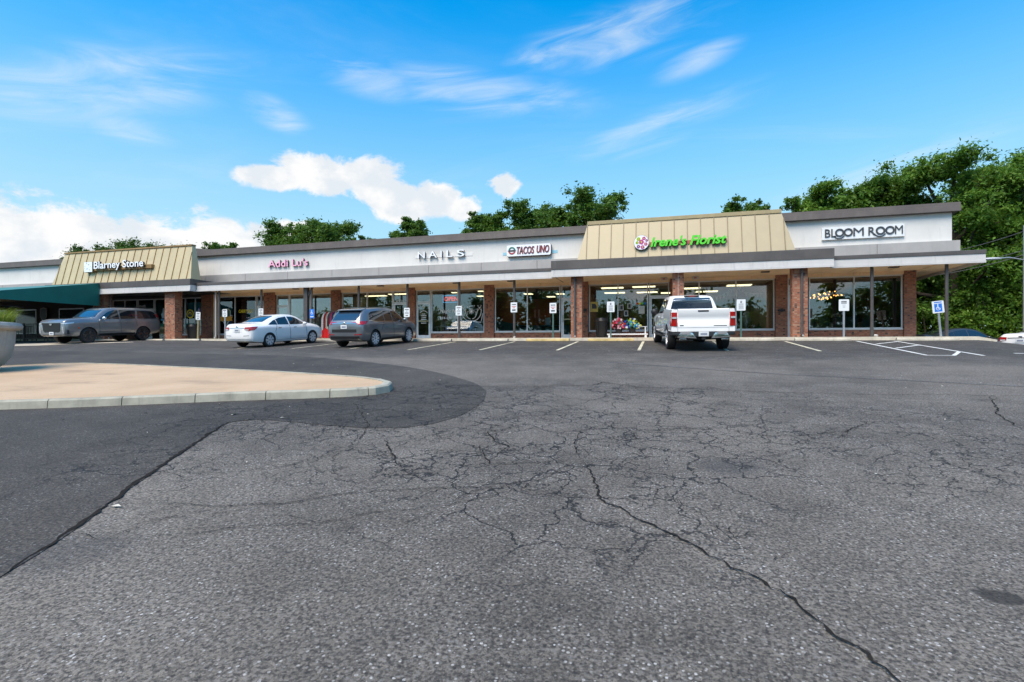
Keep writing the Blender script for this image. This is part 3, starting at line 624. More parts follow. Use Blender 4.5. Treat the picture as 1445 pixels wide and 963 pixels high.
# mansard roofs
def clip(poly, a, b_, c_):
    out = []
    for i in range(len(poly)):
        p, q = poly[i], poly[(i + 1) % len(poly)]; fp, fq = a * p[0] + b_ * p[1] + c_, a * q[0] + b_ * q[1] + c_
        if fp >= 0: out.append(p)
        if fp * fq < 0: t_ = fp / (fp - fq); out.append((p[0] + (q[0] - p[0]) * t_, p[1] + (q[1] - p[1]) * t_))
    return out
def mansard(xb0, xb1, xt0, xt1, yb, yt, yk, zb, zt, pw, mp, ms, mcap, capw, off):
    L = math.hypot(yt - yb, zt - zb); dy, dz_ = (yt - yb) / L, (zt - zb) / L; nrm = Vector((0, -dz_, dy))
    def P3(x, s, h): q = Vector((x, yb + dy * s, zb + dz_ * s)) + nrm * h; return tuple(q)
    core = MB(); core.hexa([(xb0, yb, zb), (xb1, yb, zb), (xb1, yk, zb), (xb0, yk, zb)], [(xt0, yt, zt), (xt1, yt, zt), (xt1, yk, zt), (xt0, yk, zt)])
    root = bp(core, 'mansard_roof', mp)
    T = Matrix.Translation((0, -YF, -1.95))
    trap = [(xb0, 0), (xb1, 0), (xt1, L), (xt0, L)]
    e0 = [(-(-L), -(xt0 - xb0)), ]
    x = xb0 + off - pw
    while x < xb1:
        pl_ = clip(clip(trap, 1, 0, -(x + .004)), -1, 0, x + pw - .004)
        if len(pl_) >= 3:
            m_ = MB(); n = len(pl_); vs = [P3(px, s_, .012) for px, s_ in pl_] + [P3(px, s_, .001) for px, s_ in pl_]
            m_.add(vs, [tuple(range(n)), tuple(reversed(range(n, 2 * n)))] + [(i, n + i, n + (i + 1) % n, (i + 1) % n) for i in range(n)])
            me = m_.mesh('panel', mp); me.transform(T); link('panel', me, root)
        # standing seam at the right edge of the panel, cut where the hip runs
        sx = x + pw
        if xb0 + .02 < sx < xb1 - .02:
            top = L
            if sx < xt0: top = L * (sx - xb0) / max(1e-6, xt0 - xb0)
            if sx > xt1: top = L * (xb1 - sx) / max(1e-6, xb1 - xt1)
            if top > .1:
                m_ = MB(); m_.hexa([P3(sx - .016, 0, .0), P3(sx + .016, 0, .0), P3(sx + .016, 0, .045), P3(sx - .016, 0, .045)], [P3(sx - .016, top, .0), P3(sx + .016, top, .0), P3(sx + .016, top, .045), P3(sx - .016, top, .045)])
                me = m_.mesh('seam', ms); me.transform(T); link('seam', me, root)
        x += pw
    m_ = MB(); m_.box(xt0 - .03, xt1 + .03, yt - .09, yk + .03, zt - capw, zt + .035); me = m_.mesh('ridge_cap', mcap, bevel=.012); me.transform(T); link('ridge_cap', me, root)
    return root
M_TAN = pm('tan_metal', (.50, .41, .24), .5, .1, var=.06, vs=1.3, dirt=((.34, .29, .19), .35)); M_TANP = pm('pale_tan_metal', (.385, .32, .20), .5, .1, var=.05, vs=1.1, dirt=((.40, .35, .26), .30))
M_SEAM = pm('brown_seam', (.30, .19, .075), .5, var=.2); M_SEAM2 = pm('tan_seam', (.22, .175, .10), .5, var=.15)
mansard(-3.77, 5.43, -3.32, 4.95, 24.42, 24.92, YP - .195, 5.586, 7.42, .56, M_TANP, M_SEAM2, pm('tan_cap', (.36, .285, .15), .5, var=.08), .13, .42)
mansard(-37.77, -26.50, -37.29, -26.92, 24.42, 24.92, 25.12, 5.532, 7.63, .56, M_TAN, M_SEAM, M_SEAM, .05, .30)
m_ = MB(); m_.add([(-30.0, 27.0, 7.645), (-26.3, 27.0, 7.645), (-26.3, 28.5, 7.645), (-30.0, 28.5, 7.645), (-30.0, 27.0, 8.02), (-30.0, 28.5, 8.02)], [(0, 1, 4), (3, 5, 2), (0, 4, 5, 3), (1, 2, 5, 4), (0, 3, 2, 1)]); bp(m_, 'roof_cricket', M_CAP)
# interiors
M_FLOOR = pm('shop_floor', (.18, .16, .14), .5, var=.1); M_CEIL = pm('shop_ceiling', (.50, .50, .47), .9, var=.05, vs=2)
M_TUBE = pm('lit_panel', (.9, .88, .75), .5, emit=(1, .86, .52), es=1.25)
def shop(x0, x1, yb, wall, ceil=M_CEIL, floor=M_FLOOR, lights=(), dado=None):
    z0, z1 = 1.975, 4.83
    part('shop_floor', floor, (x0 + .06, x1 - .06, YF + .23, yb, z0 - .05, z0)); part('shop_ceiling', ceil, (x0 + .06, x1 - .06, YF + .125, yb, z1, z1 + .05))
    part('shop_back_wall', wall, (x0, x1, yb, yb + .12, z0 - .05, z1 + .05)); part('partition', wall, (x0 - .05, x0 + .055, YF + .26, yb, z0 - .05, z1 + .05))
    part('partition', wall, (x1 - .055, x1 + .045, YF + .26, yb, z0 - .05, z1 + .05))
    if dado:
        part('dado', dado, (x0 + .056, x1 - .056, yb - .03, yb - .001, z0, z0 + 1.05)); part('dado', dado, (x0 + .056, x0 + .075, YF + .3, yb - .03, z0, z0 + 1.05)); part('dado', dado, (x1 - .075, x1 - .056, YF + .3, yb - .03, z0, z0 + 1.05))
    for (lx, ly, w_, h_) in lights: part('ceiling_light', M_TUBE, (lx - w_ / 2, lx + w_ / 2, ly - h_ / 2, ly + h_ / 2, z1 - .03, z1 - .001))
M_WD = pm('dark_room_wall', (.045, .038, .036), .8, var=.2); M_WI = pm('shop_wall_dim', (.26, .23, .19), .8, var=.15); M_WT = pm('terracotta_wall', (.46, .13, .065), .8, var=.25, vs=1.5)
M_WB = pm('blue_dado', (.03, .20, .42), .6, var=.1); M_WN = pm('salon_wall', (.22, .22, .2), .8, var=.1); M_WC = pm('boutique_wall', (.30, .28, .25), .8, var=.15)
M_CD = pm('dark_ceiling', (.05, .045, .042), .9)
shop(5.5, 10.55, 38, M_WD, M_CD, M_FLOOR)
shop(-4.2, 5.4, 37, M_WI, pm('florist_ceiling', (.22, .21, .18), .9), M_FLOOR, [(1.5, 31.0, 1.2, .6), (4.0, 30.2, 1.2, .6), (2.6, 33.0, 1.2, .6), (.6, 33.2, 1.2, .6), (-2.6, 29.6, 1.2, .5), (-.9, 29.5, 1.2, .5), (-2.7, 32.3, 1.2, .5), (-.8, 32.5, 1.2, .5)])
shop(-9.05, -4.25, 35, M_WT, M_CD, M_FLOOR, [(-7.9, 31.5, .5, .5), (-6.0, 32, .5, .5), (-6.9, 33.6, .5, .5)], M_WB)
shop(-13.75, -9.1, 36, M_WN, pm('salon_ceiling', (.26, .25, .22), .9), M_FLOOR, [(-12.0, 29.5, .3, .3), (-10.2, 29.2, .3, .3), (-11.2, 32, .4, .4)])
shop(-18.72, -13.8, 36, M_WI, MATS['salon_ceiling'], M_FLOOR, [(-17.6, 30.0, 1.4, .4), (-15.6, 29.4, 1.4, .4), (-15.8, 32.4, 1.4, .4)])
shop(-23.5, -18.75, 35, M_WC, M_CEIL, M_FLOOR, [(-20.0, 30.0, 1.6, .4), (-22, 33, .9, .4)])
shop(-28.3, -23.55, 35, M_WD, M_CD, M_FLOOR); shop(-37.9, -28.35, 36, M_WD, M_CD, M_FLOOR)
# green awning of the pub with its posts
M_TEAL = pm('teal_canvas', (.006, .15, .12), .75, var=.10, vs=1.5)
AW = empty('awning', (-42, 21.5, 4.08), label='large teal canvas awning sloping out over the pub patio', cat='awning')
m_ = MB(); T2 = Matrix.Translation((42, -21.5, -4.08))
def awp(m_, nm, mt):
    me = m_.mesh(nm, mt); me.transform(T2); link(nm, me, AW)
m_.hexa([(-58, 24.28, 5.47), (-33.5, 24.28, 5.47), (-33.5, 18.2, 4.30), (-58, 18.2, 4.30)], [(-58, 24.28, 5.49), (-33.5, 24.28, 5.49), (-33.5, 18.2, 4.32), (-58, 18.2, 4.32)]); awp(m_, 'canopy_top', pm('faded_teal_canvas', (.05, .20, .19), .75, var=.15))
m_ = MB(); m_.add([(-33.48, 24.27, 4.08), (-33.48, 24.27, 5.485), (-33.48, 18.2, 4.315), (-33.48, 18.2, 4.06), (-33.50, 24.27, 4.08), (-33.50, 24.27, 5.485), (-33.50, 18.2, 4.315), (-33.50, 18.2, 4.06)], [(0, 1, 2, 3), (7, 6, 5, 4), (0, 4, 5, 1), (1, 5, 6, 2), (2, 6, 7, 3), (3, 7, 4, 0)]); awp(m_, 'side_panel', M_TEAL)
m_ = MB(); m_.box(-58, -33.5, 18.18, 18.2, 4.06, 4.31); awp(m_, 'front_valance', M_TEAL)
for x in (-33.6, -40, -47): 
    m_ = MB(); m_.tube([(x, 18.3, 1.3), (x, 18.3, 4.1)], .04, 8); m_.tube([(x, 18.3, 4.1), (x, 24.2, 4.12)], .03, 8)
    if x < -34: awp(m_, 'frame_tube', M_POST)
# ------------------------------------------------------------------ vehicles
def paint(name, col, metal=0., rough=.28, flake=0.):
    return pm(name, col, rough, metal, coat=1.0, spec=.5)
M_PWHITE = paint('white_car_paint', (.90, .88, .85)); M_PGREY = paint('blue_grey_car_paint', (.19, .205, .22), .55, .30); M_PSIL = paint('satin_grey_car_paint', (.25, .252, .255), .5, .26); M_PDK = paint('charcoal_car_paint', (.06, .065, .075), .4)
M_CGLASS = pm('car_glass', (.012, .016, .02), .03, spec=.9, coat=.5); M_CGLASSB = pm('car_glass_rear', (.02, .032, .05), .03, spec=1.0, coat=.8)
M_RED = pm('tail_lens', (.36, .008, .008), .15, coat=1.); M_LENS = pm('clear_lens', (.62, .64, .66), .1, .3, coat=1.); M_CHROME = pm('chrome', (.72, .73, .74), .14, 1.); M_TRIM = pm('black_trim', (.016, .016, .017), .5); M_RIM = pm('alloy', (.66, .67, .69), .3, .35, coat=.5); M_RIMB = pm('black_alloy', (.035, .035, .037), .22, .5, coat=1.)
M_PLATE = pm('licence_plate', (.72, .73, .72), .4); M_AMBER = pm('amber_lens', (.75, .10, .02), .2, coat=1.); M_GAP = pm('panel_gap', (.012, .012, .013), .8)
def catmull(st, n):
    st = [np.array(q, float) for q in st]; xs = np.array([q[0] for q in st]); out = []
    for X in n:
        i = min(max(int(np.searchsorted(xs, X) - 1), 0), len(xs) - 2); t_ = (X - xs[i]) / (xs[i + 1] - xs[i])
        def tan(k):
            if k == 0: return (st[1] - st[0]) / (xs[1] - xs[0])
            if k == len(xs) - 1: return (st[-1] - st[-2]) / (xs[-1] - xs[-2])
            a, b_ = (st[k] - st[k - 1]) / (xs[k] - xs[k - 1]), (st[k + 1] - st[k]) / (xs[k + 1] - xs[k])
            return np.where(a * b_ > 0, 2 * a * b_ / (a + b_ + 1e-12 * np.sign(a + b_ + 1e-15)), 0)
        h = xs[i + 1] - xs[i]; t2, t3 = t_ * t_, t_ ** 3
        q = (2 * t3 - 3 * t2 + 1) * st[i] + (t3 - 2 * t2 + t_) * h * tan(i) + (-2 * t3 + 3 * t2) * st[i + 1] + (t3 - t2) * h * tan(i + 1)
        q[0] = X; out.append(q)
    return out
def section(x, zb, zs, zt, w_, wt):
    e = min(.075, max(.008, (zt - zs) * .35)); sh = .955
    up = [(w_ * sh + (wt - w_ * sh) * k, zs + (zt - e - zs) * (k + .10 * math.sin(math.pi * k))) for k in (.25, .5, .75)]
    return [(0, zb), (.72 * w_, zb), (.93 * w_, zb + .035), (.985 * w_, zb + .12), (w_ * .998, zb + .40 * (zs - zb)), (w_, zb + .62 * (zs - zb)), (.99 * w_, zs - .11), (.978 * w_, zs - .045), (sh * w_, zs)] + up + [(wt, zt - e), (.93 * wt, zt - e * .42), (.78 * wt, zt - e * .15), (.42 * wt, zt - .002), (0, zt)]
def loft(st, mat, wheels, r_arch, wmax, step=.06):
    x0, x1 = st[0][0], st[-1][0]; n = int((x1 - x0) / step)
    xs = sorted(set([round(x0 + (x1 - x0) * i / n, 4) for i in range(n + 1)] + [q[0] for q in st]))
    secs = [section(*q) for q in catmull(st, xs)]; m_ = MB(); k = len(secs[0]); full = 2 * k - 2
    for X, sc in zip(xs, secs):
        ring = [(X, y, z) for y, z in sc] + [(X, -y, z) for y, z in sc[-2:0:-1]]; m_.v += ring
    for i in range(len(xs) - 1):
        for j in range(full): m_.f.append((i * full + j, i * full + (j + 1) % full, (i + 1) * full + (j + 1) % full, (i + 1) * full + j))
    m_.f += [tuple(range(full)), tuple((len(xs) - 1) * full + j for j in reversed(range(full)))]; m_.mi = [0] * len(m_.f)
    me = m_.mesh('body', [mat, M_TRIM], smooth=True)
    if wheels:
        o = bpy.data.objects.new('tmp', me); COL.objects.link(o); cuts = []
        for wx, wz in wheels:
            for sgn in (-1, 1):
                c_ = MB(); c_.mat(1); c_.lathe([(r_arch, -.17), (r_arch, .30)], (wx, sgn * wmax - (.0 if sgn > 0 else .13), wz), 32, 'y')
                if sgn < 0: pass
                cm = c_.mesh('cut', [mat, M_TRIM]); co_ = bpy.data.objects.new('cut', cm); COL.objects.link(co_); cuts.append(co_)
                md = o.modifiers.new('b', 'BOOLEAN'); md.object = co_; md.operation = 'DIFFERENCE'; md.solver = 'EXACT'
                try: md.material_mode = 'TRANSFER'
                except Exception: pass
        dg = bpy.context.evaluated_depsgraph_get(); dg.update(); me2 = bpy.data.meshes.new_from_object(o.evaluated_get(dg)); me2.name = 'body'
        for q in cuts: bpy.data.objects.remove(q)
        bpy.data.objects.remove(o); me = me2
        me.polygons.foreach_set('use_smooth', [True] * len(me.polygons))
        try: me.set_sharp_from_angle(angle=R(35))
        except Exception: pass
    return me
class Car:
    def __init__(s, name, label, cat, body, root=None):
        s.root = empty(name, label=label, cat=cat); s.body = link('body', body, s.root)
        bm = bmesh.new(); bm.from_mesh(body); s.bvh = BVHTree.FromBMesh(bm); bm.free()
    def cast(s, axis, a, b_):
        if axis in 'lr':
            sg = 1 if axis == 'l' else -1; h = s.bvh.ray_cast(Vector((a, 3 * sg, b_)), Vector((0, -sg, 0)))
        elif axis in 'fb':
            sg = 1 if axis == 'f' else -1; h = s.bvh.ray_cast(Vector((5 * sg, a, b_)), Vector((-sg, 0, 0)))
        else: h = s.bvh.ray_cast(Vector((a, b_, 4)), Vector((0, 0, -1)))
        return h[0], h[1]
    def decal(s, name, axis, poly, mat, off=.006, grid=.07, parent=None):
        """a panel that follows the body: polygon in side (x,z), end (y,z) or top (x,y) view, cut on a grid and laid on the surface"""
        bm = bmesh.new(); bm.faces.new([bm.verts.new((p[0], p[1], 0)) for p in poly])
        for ax in (0, 1):
            lo, hi = min(p[ax] for p in poly), max(p[ax] for p in poly); q = math.ceil(lo / grid) * grid
            while q < hi:
                bmesh.ops.bisect_plane(bm, geom=bm.verts[:] + bm.edges[:] + bm.faces[:], plane_co=(q, 0, 0) if ax == 0 else (0, q, 0), plane_no=(1, 0, 0) if ax == 0 else (0, 1, 0)); q += grid
        bmesh.ops.triangulate(bm, faces=[f for f in bm.faces if len(f.verts) > 4])
        dirv = {'l': Vector((0, 1, 0)), 'r': Vector((0, -1, 0)), 'f': Vector((1, 0, 0)), 'b': Vector((-1, 0, 0)), 't': Vector((0, 0, 1))}[axis]
        bad = []
        for v in bm.verts:
            h, n = s.cast(axis, v.co.x, v.co.y)
            if h is None:
                g = {'l': (v.co.x, .8, v.co.y), 'r': (v.co.x, -.8, v.co.y), 'f': (2.2, v.co.x, v.co.y), 'b': (-2.2, v.co.x, v.co.y), 't': (v.co.x, v.co.y, 1.5)}[axis]
                h, n, _, _ = s.bvh.find_nearest(Vector(g))
            if n.dot(dirv) < 0: n = -n
            v.co = h + n * off
        bmesh.ops.recalc_face_normals(bm, faces=bm.faces)
        tot = sum((f.normal.dot(dirv) * f.calc_area() for f in bm.faces))
        if tot < 0: bmesh.ops.reverse_faces(bm, faces=bm.faces)
        # give it an edge that runs back to the body
        ret = bmesh.ops.extrude_face_region(bm, geom=bm.faces[:]); nv = [g for g in ret['geom'] if isinstance(g, bmesh.types.BMVert)]
        for v in nv: v.co += dirv * .001
        me = bpy.data.meshes.new(name); bm.to_mesh(me); bm.free(); me.materials.append(mat); me.polygons.foreach_set('use_smooth', [True] * len(me.polygons))
        try: me.set_sharp_from_angle(angle=R(40))
        except Exception: pass
        return link(name, me, parent or s.root)
    def both(s, name, poly, mat, off=.006, parent=None):
        return [s.decal(name, a, poly, mat, off, parent=parent) for a in 'lr']
    def seam(s, axis, path, wd=.017):
        for p, q in zip(path, path[1:]):
            d_ = Vector((q[0] - p[0], q[1] - p[1])).normalized(); n = Vector((-d_.y, d_.x)) * wd / 2
            s.decal('panel_gap', axis, [(p[0] - n.x, p[1] - n.y), (p[0] + n.x, p[1] + n.y), (q[0] + n.x, q[1] + n.y), (q[0] - n.x, q[1] - n.y)], M_GAP, .003)
    def mesh(s, name, m_, mat, parent=None, smooth=True, bevel=0): return m_.build(name, mat, parent or s.root, smooth, bevel)
    def place(s, x, y, heading):
        """rest the car on the sloping ground: heading is the angle of its nose from +X, counter-clockwise"""
        c_, s_ = math.cos(heading), math.sin(heading); hw = 1.35
        zf, zr = gz(x + c_ * hw, y + s_ * hw), gz(x - c_ * hw, y - s_ * hw); zl, zr_ = gz(x - s_ * .75, y + c_ * .75), gz(x + s_ * .75, y - c_ * .75)
        pitch = -math.atan2(zf - zr, 2 * hw); roll = math.atan2(zl - zr_, 1.5)
        s.root.location = (x, y, (zf + zr) / 2 + .002); s.root.rotation_euler = (Matrix.Rotation(heading, 3, 'Z') @ Matrix.Rotation(pitch, 3, 'Y') @ Matrix.Rotation(roll, 3, 'X')).to_euler()
def wheel_proto(rt, wd, rr, rim_mat, spokes, sw=.05, twin=True, tag=''):
    """tyre and rim facing +y"""
    h = wd / 2
    ty = MB().lathe([(rr * .98, -h * .92), (rr * 1.06, -h), (rt * .93, -h), (rt * .985, -h * .8), (rt, -h * .45), (rt, h * .45), (rt * .985, h * .8), (rt * .93, h), (rr * 1.06, h), (rr * .98, h * .92)], n=36, axis='y').mesh('tyre', M_RUBBER, smooth=True)
    rm = MB(); rm.lathe([(rr * .99, h * .2), (rr * 1.01, h * .95), (rr * .955, h * .98), (rr * .91, h * .80), (rr * .90, h * .3)], n=36, axis='y')
    for k in range(spokes):
        a = 2 * math.pi * k / spokes
        for da in ((-.16, .16) if twin else (0,)):
            p0 = (math.cos(a + da * .5) * rr * .12, h * .72, math.sin(a + da * .5) * rr * .12); p1 = (math.cos(a + da) * rr * .93, h * .90, math.sin(a + da) * rr * .93)
            rm.bar(p0, p1, .045, sw)
    rm.lathe([(rr * .22, h * .3), (rr * .22, h * .80), (rr * .12, h * .86), (.001, h * .87)], n=18, axis='y')
    rm = rm.mesh('rim', rim_mat, smooth=True)
    bk = MB().lathe([(rr * .97, h * .05), (rr * .97, h * .16), (.01, h * .18)], n=24, axis='y').mesh('hub_well', M_GAP)
    return ty, rm, bk
def wheels(car, proto, pos, y):
    for wx, rt in pos:
        for sg in (1, -1):
            e_ = empty('wheel', (wx, sg * y, rt), 0 if sg > 0 else math.pi); e_.parent = car.root
            for nm, me in zip(('tyre', 'rim', 'hub_well'), proto): link(nm, me, e_)
def mirror_parts(car, x, y, z, mat, w_=.11, h_=.15, d_=.20):
    for sg in (1, -1):
        m_ = MB(); m_.ell((x, sg * (y + d_ * .55), z), (w_, d_ * .55, h_ * .55), 12, 8); m_.bar((x + .03, sg * (y - .05), z - .04), (x + .02, sg * (y + .08), z - .03), .05, .04)
        car.mesh('wing_mirror', m_, mat)
def handles(car, pts, mat):
    for x, z in pts:
        for sg, ax in ((1, 'l'), (-1, 'r')):
            h, n = car.cast(ax, x, z)
            if h: car.mesh('door_handle', MB().bar((x - .09, h.y + sg * .018, z), (x + .09, h.y + sg * .018, z), .022, .026), mat, bevel=.006)
def plate(car, axis, y, z, x, wd=.31, ht=.16, tilt=0):
    m_ = MB(); sg = 1 if axis == 'f' else -1
    m_.box(x - .006, x + .006, y - wd / 2, y + wd / 2, z - ht / 2, z + ht / 2); o = car.mesh('licence_plate', m_, M_PLATE, bevel=.003)
    k = MB(); n_ = 6
    for i in range(n_): k.box(x + sg * .0065, x + sg * .0085, y - .10 + i * .035, y - .10 + i * .035 + .022, z - .035, z + .03)
    car.mesh('plate_lettering', k, pm('plate_ink', (.05, .08, .18), .5), smooth=False)
def rect(a0, a1, b0, b1): return [(a0, b0), (a1, b0), (a1, b1), (a0, b1)]
def flip(poly): return [(-a, b_) for a, b_ in poly]

# --- white sedan
def sedan(name, label, mat, rimmat, spokes=7, glass=M_CGLASS):
    st = [(-2.30, .40, .78, .88, .60, .52), (-2.27, .33, .88, 1.00, .74, .62), (-2.18, .27, .93, 1.07, .83, .70), (-2.02, .24, .95, 1.095, .87, .72), (-1.80, .21, .955, 1.105, .89, .70), (-1.62, .20, .955, 1.125, .90, .66), (-1.3, .19, .955, 1.235, .90, .60), (-.95, .18, .95, 1.36, .90, .575), (-.55, .18, .94, 1.455, .90, .57), (-.1, .18, .93, 1.482, .90, .58), (.25, .18, .92, 1.468, .90, .585), (.6, .18, .912, 1.385, .90, .60), (1.0, .18, .905, 1.19, .90, .65), (1.28, .19, .90, 1.05, .895, .72), (1.55, .20, .86, 1.00, .89, .75), (1.9, .21, .80, .93, .865, .72), (2.1, .23, .73, .85, .81, .66), (2.23, .25, .64, .75, .70, .56), (2.30, .30, .55, .62, .52, .42)]
    c_ = Car(name, label, 'car', loft(st, mat, [(-1.33, .315), (1.36, .315)], .355, .90))
    c_.both('side_window', [(-1.30, 1.015), (-1.22, 1.06), (-.92, 1.20), (-.80, 1.235), (-.80, 1.005)], glass); c_.both('side_window', [(-.77, 1.005), (-.77, 1.245), (-.55, 1.315), (-.12, 1.365), (-.12, .995)], glass); c_.both('side_window', [(-.05, .995), (-.05, 1.366), (.25, 1.350), (.48, 1.295), (.93, 1.03), (.93, .985)], glass)
    c_.decal('rear_window', 'b', [(-.58, 1.145), (.58, 1.145), (.50, 1.39), (.42, 1.415), (-.42, 1.415), (-.50, 1.39)], M_CGLASSB, .004); c_.decal('windscreen', 'f', [(-.66, 1.06), (.66, 1.06), (.50, 1.40), (-.50, 1.40)], glass, .004)
    for sg in (1, -1):
        pl_ = [(sg * .46, .93), (sg * .84, .95), (sg * .80, .80), (sg * .70, .76), (sg * .47, .81)]; tl = c_.decal('tail_light', 'b', pl_ if sg > 0 else pl_[::-1], M_RED, .010, .05)
        pl_ = [(sg * .50, .84), (sg * .70, .84), (sg * .68, .78), (sg * .52, .80)]; c_.decal('reverse_lamp', 'b', pl_ if sg > 0 else pl_[::-1], M_LENS, .016, .05, tl)
        c_.decal('tail_light', 'l' if sg > 0 else 'r', [(-2.24, .79), (-2.24, .93), (-1.93, .95), (-2.02, .86), (-2.14, .79)], M_RED, .009, .05)
        pl_ = [(sg * .40, .70), (sg * .70, .72), (sg * .66, .60), (sg * .44, .62)]; c_.decal('headlight', 'f', pl_ if sg > 0 else pl_[::-1], M_LENS, .010, .05)
        c_.decal('headlight', 'l' if sg > 0 else 'r', [(2.2, .66), (2.2, .74), (1.86, .80), (1.98, .70)], M_LENS, .008, .05)
        pl_ = [(sg * .36, .56), (sg * .68, .575), (sg * .68, .545), (sg * .38, .53)]; c_.decal('bumper_crease_shade', 'b', pl_ if sg > 0 else pl_[::-1], pm('shadow_gap_grey', (.3, .3, .3), .6), .003, .05)  # flat grey strips paint in the shade of a bumper crease
    c_.decal('chrome_strip', 'b', rect(-.44, .44, .885, .912), M_CHROME, .012, .08); c_.decal('plate_recess', 'b', rect(-.28, .28, .71, .88), mat, .004, .1)
    c_.decal('bumper_shadow_line', 'b', rect(-.78, .78, .40, .41), M_GAP, .003, .1); c_.decal('grille', 'f', rect(-.38, .38, .40, .58), M_TRIM, .006, .08)
    c_.seam('l', [(-.09, .30), (-.09, .99)]); c_.seam('r', [(-.09, .30), (-.09, .99)]); c_.seam('l', [(.98, .36), (.95, .97)]); c_.seam('r', [(.98, .36), (.95, .97)]); c_.seam('r', [(-.98, .70), (-.84, 1.0)]); c_.seam('l', [(-.98, .70), (-.84, 1.0)]); c_.seam('r', [(-.98, .70), (-.9, .31), (.98, .31)], .008); c_.seam('l', [(-.98, .70), (-.9, .31), (.98, .31)], .008)
    plate(c_, 'b', 0, .795, -2.315); m_ = MB().ell((-2.297, 0, .955), (.012, .075, .03), 12, 6); c_.mesh('badge', m_, M_CHROME)
    mirror_parts(c_, .78, .86, 1.02, mat, .09, .13, .19); handles(c_, [(-.72, .87), (.22, .86)], M_CHROME)
    wheels(c_, wheel_proto(.318, .205, .225, rimmat, spokes, .050), [(-1.33, .318), (1.36, .318)], .79)
    return c_
car = sedan('sedan', 'white sedan parked nose to the walkway, seen from its rear right', M_PWHITE, M_RIM, 7); car.place(-17.92, 21.45, R(84))
# --- dark sedan behind the walkway, white sedan at the edge
car = sedan('sedan', 'charcoal sedan low behind the kerb beneath the leafy thicket', M_PDK, M_RIM, 7, M_CGLASS); car.place(15.0, 33.0, R(14)); car.root['group'] = 'cars on the lower drive'
car = sedan('sedan', 'white sedan cut by the right edge, its dark red tail light showing', M_PWHITE, M_RIM, 7); car.place(15.2, 25.6, R(28)); car.root['group'] = 'cars on the lower drive'
# --- grey crossover
st = [(-2.33, .47, .80, .92, .66, .58), (-2.30, .40, .92, 1.06, .80, .68), (-2.22, .33, 1.0, 1.20, .875, .70), (-2.10, .28, 1.04, 1.36, .90, .69), (-1.92, .26, 1.05, 1.53, .91, .68), (-1.75, .24, 1.055, 1.635, .915, .675), (-1.3, .23, 1.05, 1.672, .92, .67), (-.5, .23, 1.03, 1.695, .92, .68), (.1, .23, 1.01, 1.685, .92, .68), (.5, .23, 1.0, 1.62, .92, .68), (.9, .23, .99, 1.43, .92, .69), (1.25, .23, .985, 1.20, .92, .73), (1.45, .24, .975, 1.12, .915, .77), (1.8, .25, .93, 1.07, .90, .76), (2.08, .27, .84, .98, .86, .70), (2.25, .31, .73, .86, .76, .60), (2.33, .37, .62, .72, .60, .46)]
c_ = Car('crossover', 'blue grey crossover parked nose in beside the white sedan', 'car', loft(st, M_PGREY, [(-1.40, .36), (1.36, .36)], .405, .92))
c_.both('side_window', [(-1.72, 1.16), (-1.62, 1.42), (-1.45, 1.51), (-1.05, 1.545), (-.62, 1.555), (-.62, 1.09), (-1.2, 1.11)], M_CGLASS); c_.both('side_window', [(-.56, 1.09), (-.56, 1.557), (.02, 1.555), (.02, 1.07)], M_CGLASS); c_.both('side_window', [(.09, 1.07), (.09, 1.55), (.40, 1.51), (.62, 1.41), (1.10, 1.10), (1.10, 1.055)], M_CGLASS)
for a in 'lr': c_.decal('chrome_strip', a, [(-1.74, 1.13), (-1.2, 1.085), (1.12, 1.03), (1.12, 1.05), (-1.2, 1.105), (-1.73, 1.15)], M_CHROME, .008)
c_.decal('rear_window', 'b', [(-.66, 1.17), (.66, 1.17), (.62, 1.36), (.56, 1.53), (-.56, 1.53), (-.62, 1.36)], M_CGLASSB, .005); c_.decal('windscreen', 'f', [(-.70, 1.15), (.70, 1.15), (.56, 1.58), (-.56, 1.58)], M_CGLASS, .004)
c_.mesh('spoiler', MB().hexa([(-2.0, -.60, 1.575), (-2.0, .60, 1.575), (-1.6, .64, 1.60), (-1.6, -.64, 1.60)], [(-2.02, -.58, 1.60), (-2.02, .58, 1.60), (-1.6, .62, 1.672), (-1.6, -.62, 1.672)]), M_PGREY, bevel=.01)
c_.decal('spoiler_shadow', 'b', rect(-.57, .57, 1.532, 1.59), M_TRIM, .007)
for sg in (1, -1):
    pl_ = [(sg * .36, 1.075), (sg * .62, 1.11), (sg * .86, 1.12), (sg * .84, .99), (sg * .70, .97), (sg * .60, 1.05), (sg * .36, 1.055)]; c_.decal('tail_light', 'b', pl_ if sg > 0 else pl_[::-1], M_RED, .012, .05)
    c_.decal('tail_light', 'l' if sg > 0 else 'r', [(-2.24, .97), (-2.2, 1.12), (-1.86, 1.13), (-1.98, 1.02)], M_RED, .010, .05)
    pl_ = [(sg * .50, .575), (sg * .84, .60), (sg * .84, .555), (sg * .50, .545)]; c_.decal('reflector', 'b', pl_ if sg > 0 else pl_[::-1], M_RED, .010, .05)
    pl_ = [(sg * .40, .86), (sg * .74, .88), (sg * .66, .74), (sg * .42, .74)]; c_.decal('headlight', 'f', pl_ if sg > 0 else pl_[::-1], M_LENS, .010, .05)
    ax = 'l' if sg > 0 else 'r'
    for wx in (-1.40, 1.36):
        ring = [(wx + .455 * math.cos(t_), .36 + .455 * math.sin(t_)) for t_ in np.linspace(-.12, math.pi + .12, 15)] + [(wx + .412 * math.cos(t_), .36 + .412 * math.sin(t_)) for t_ in np.linspace(math.pi + .12, -.12, 15)]
        c_.decal('wheel_arch_lip', ax, ring, M_PGREY, .012, .2)
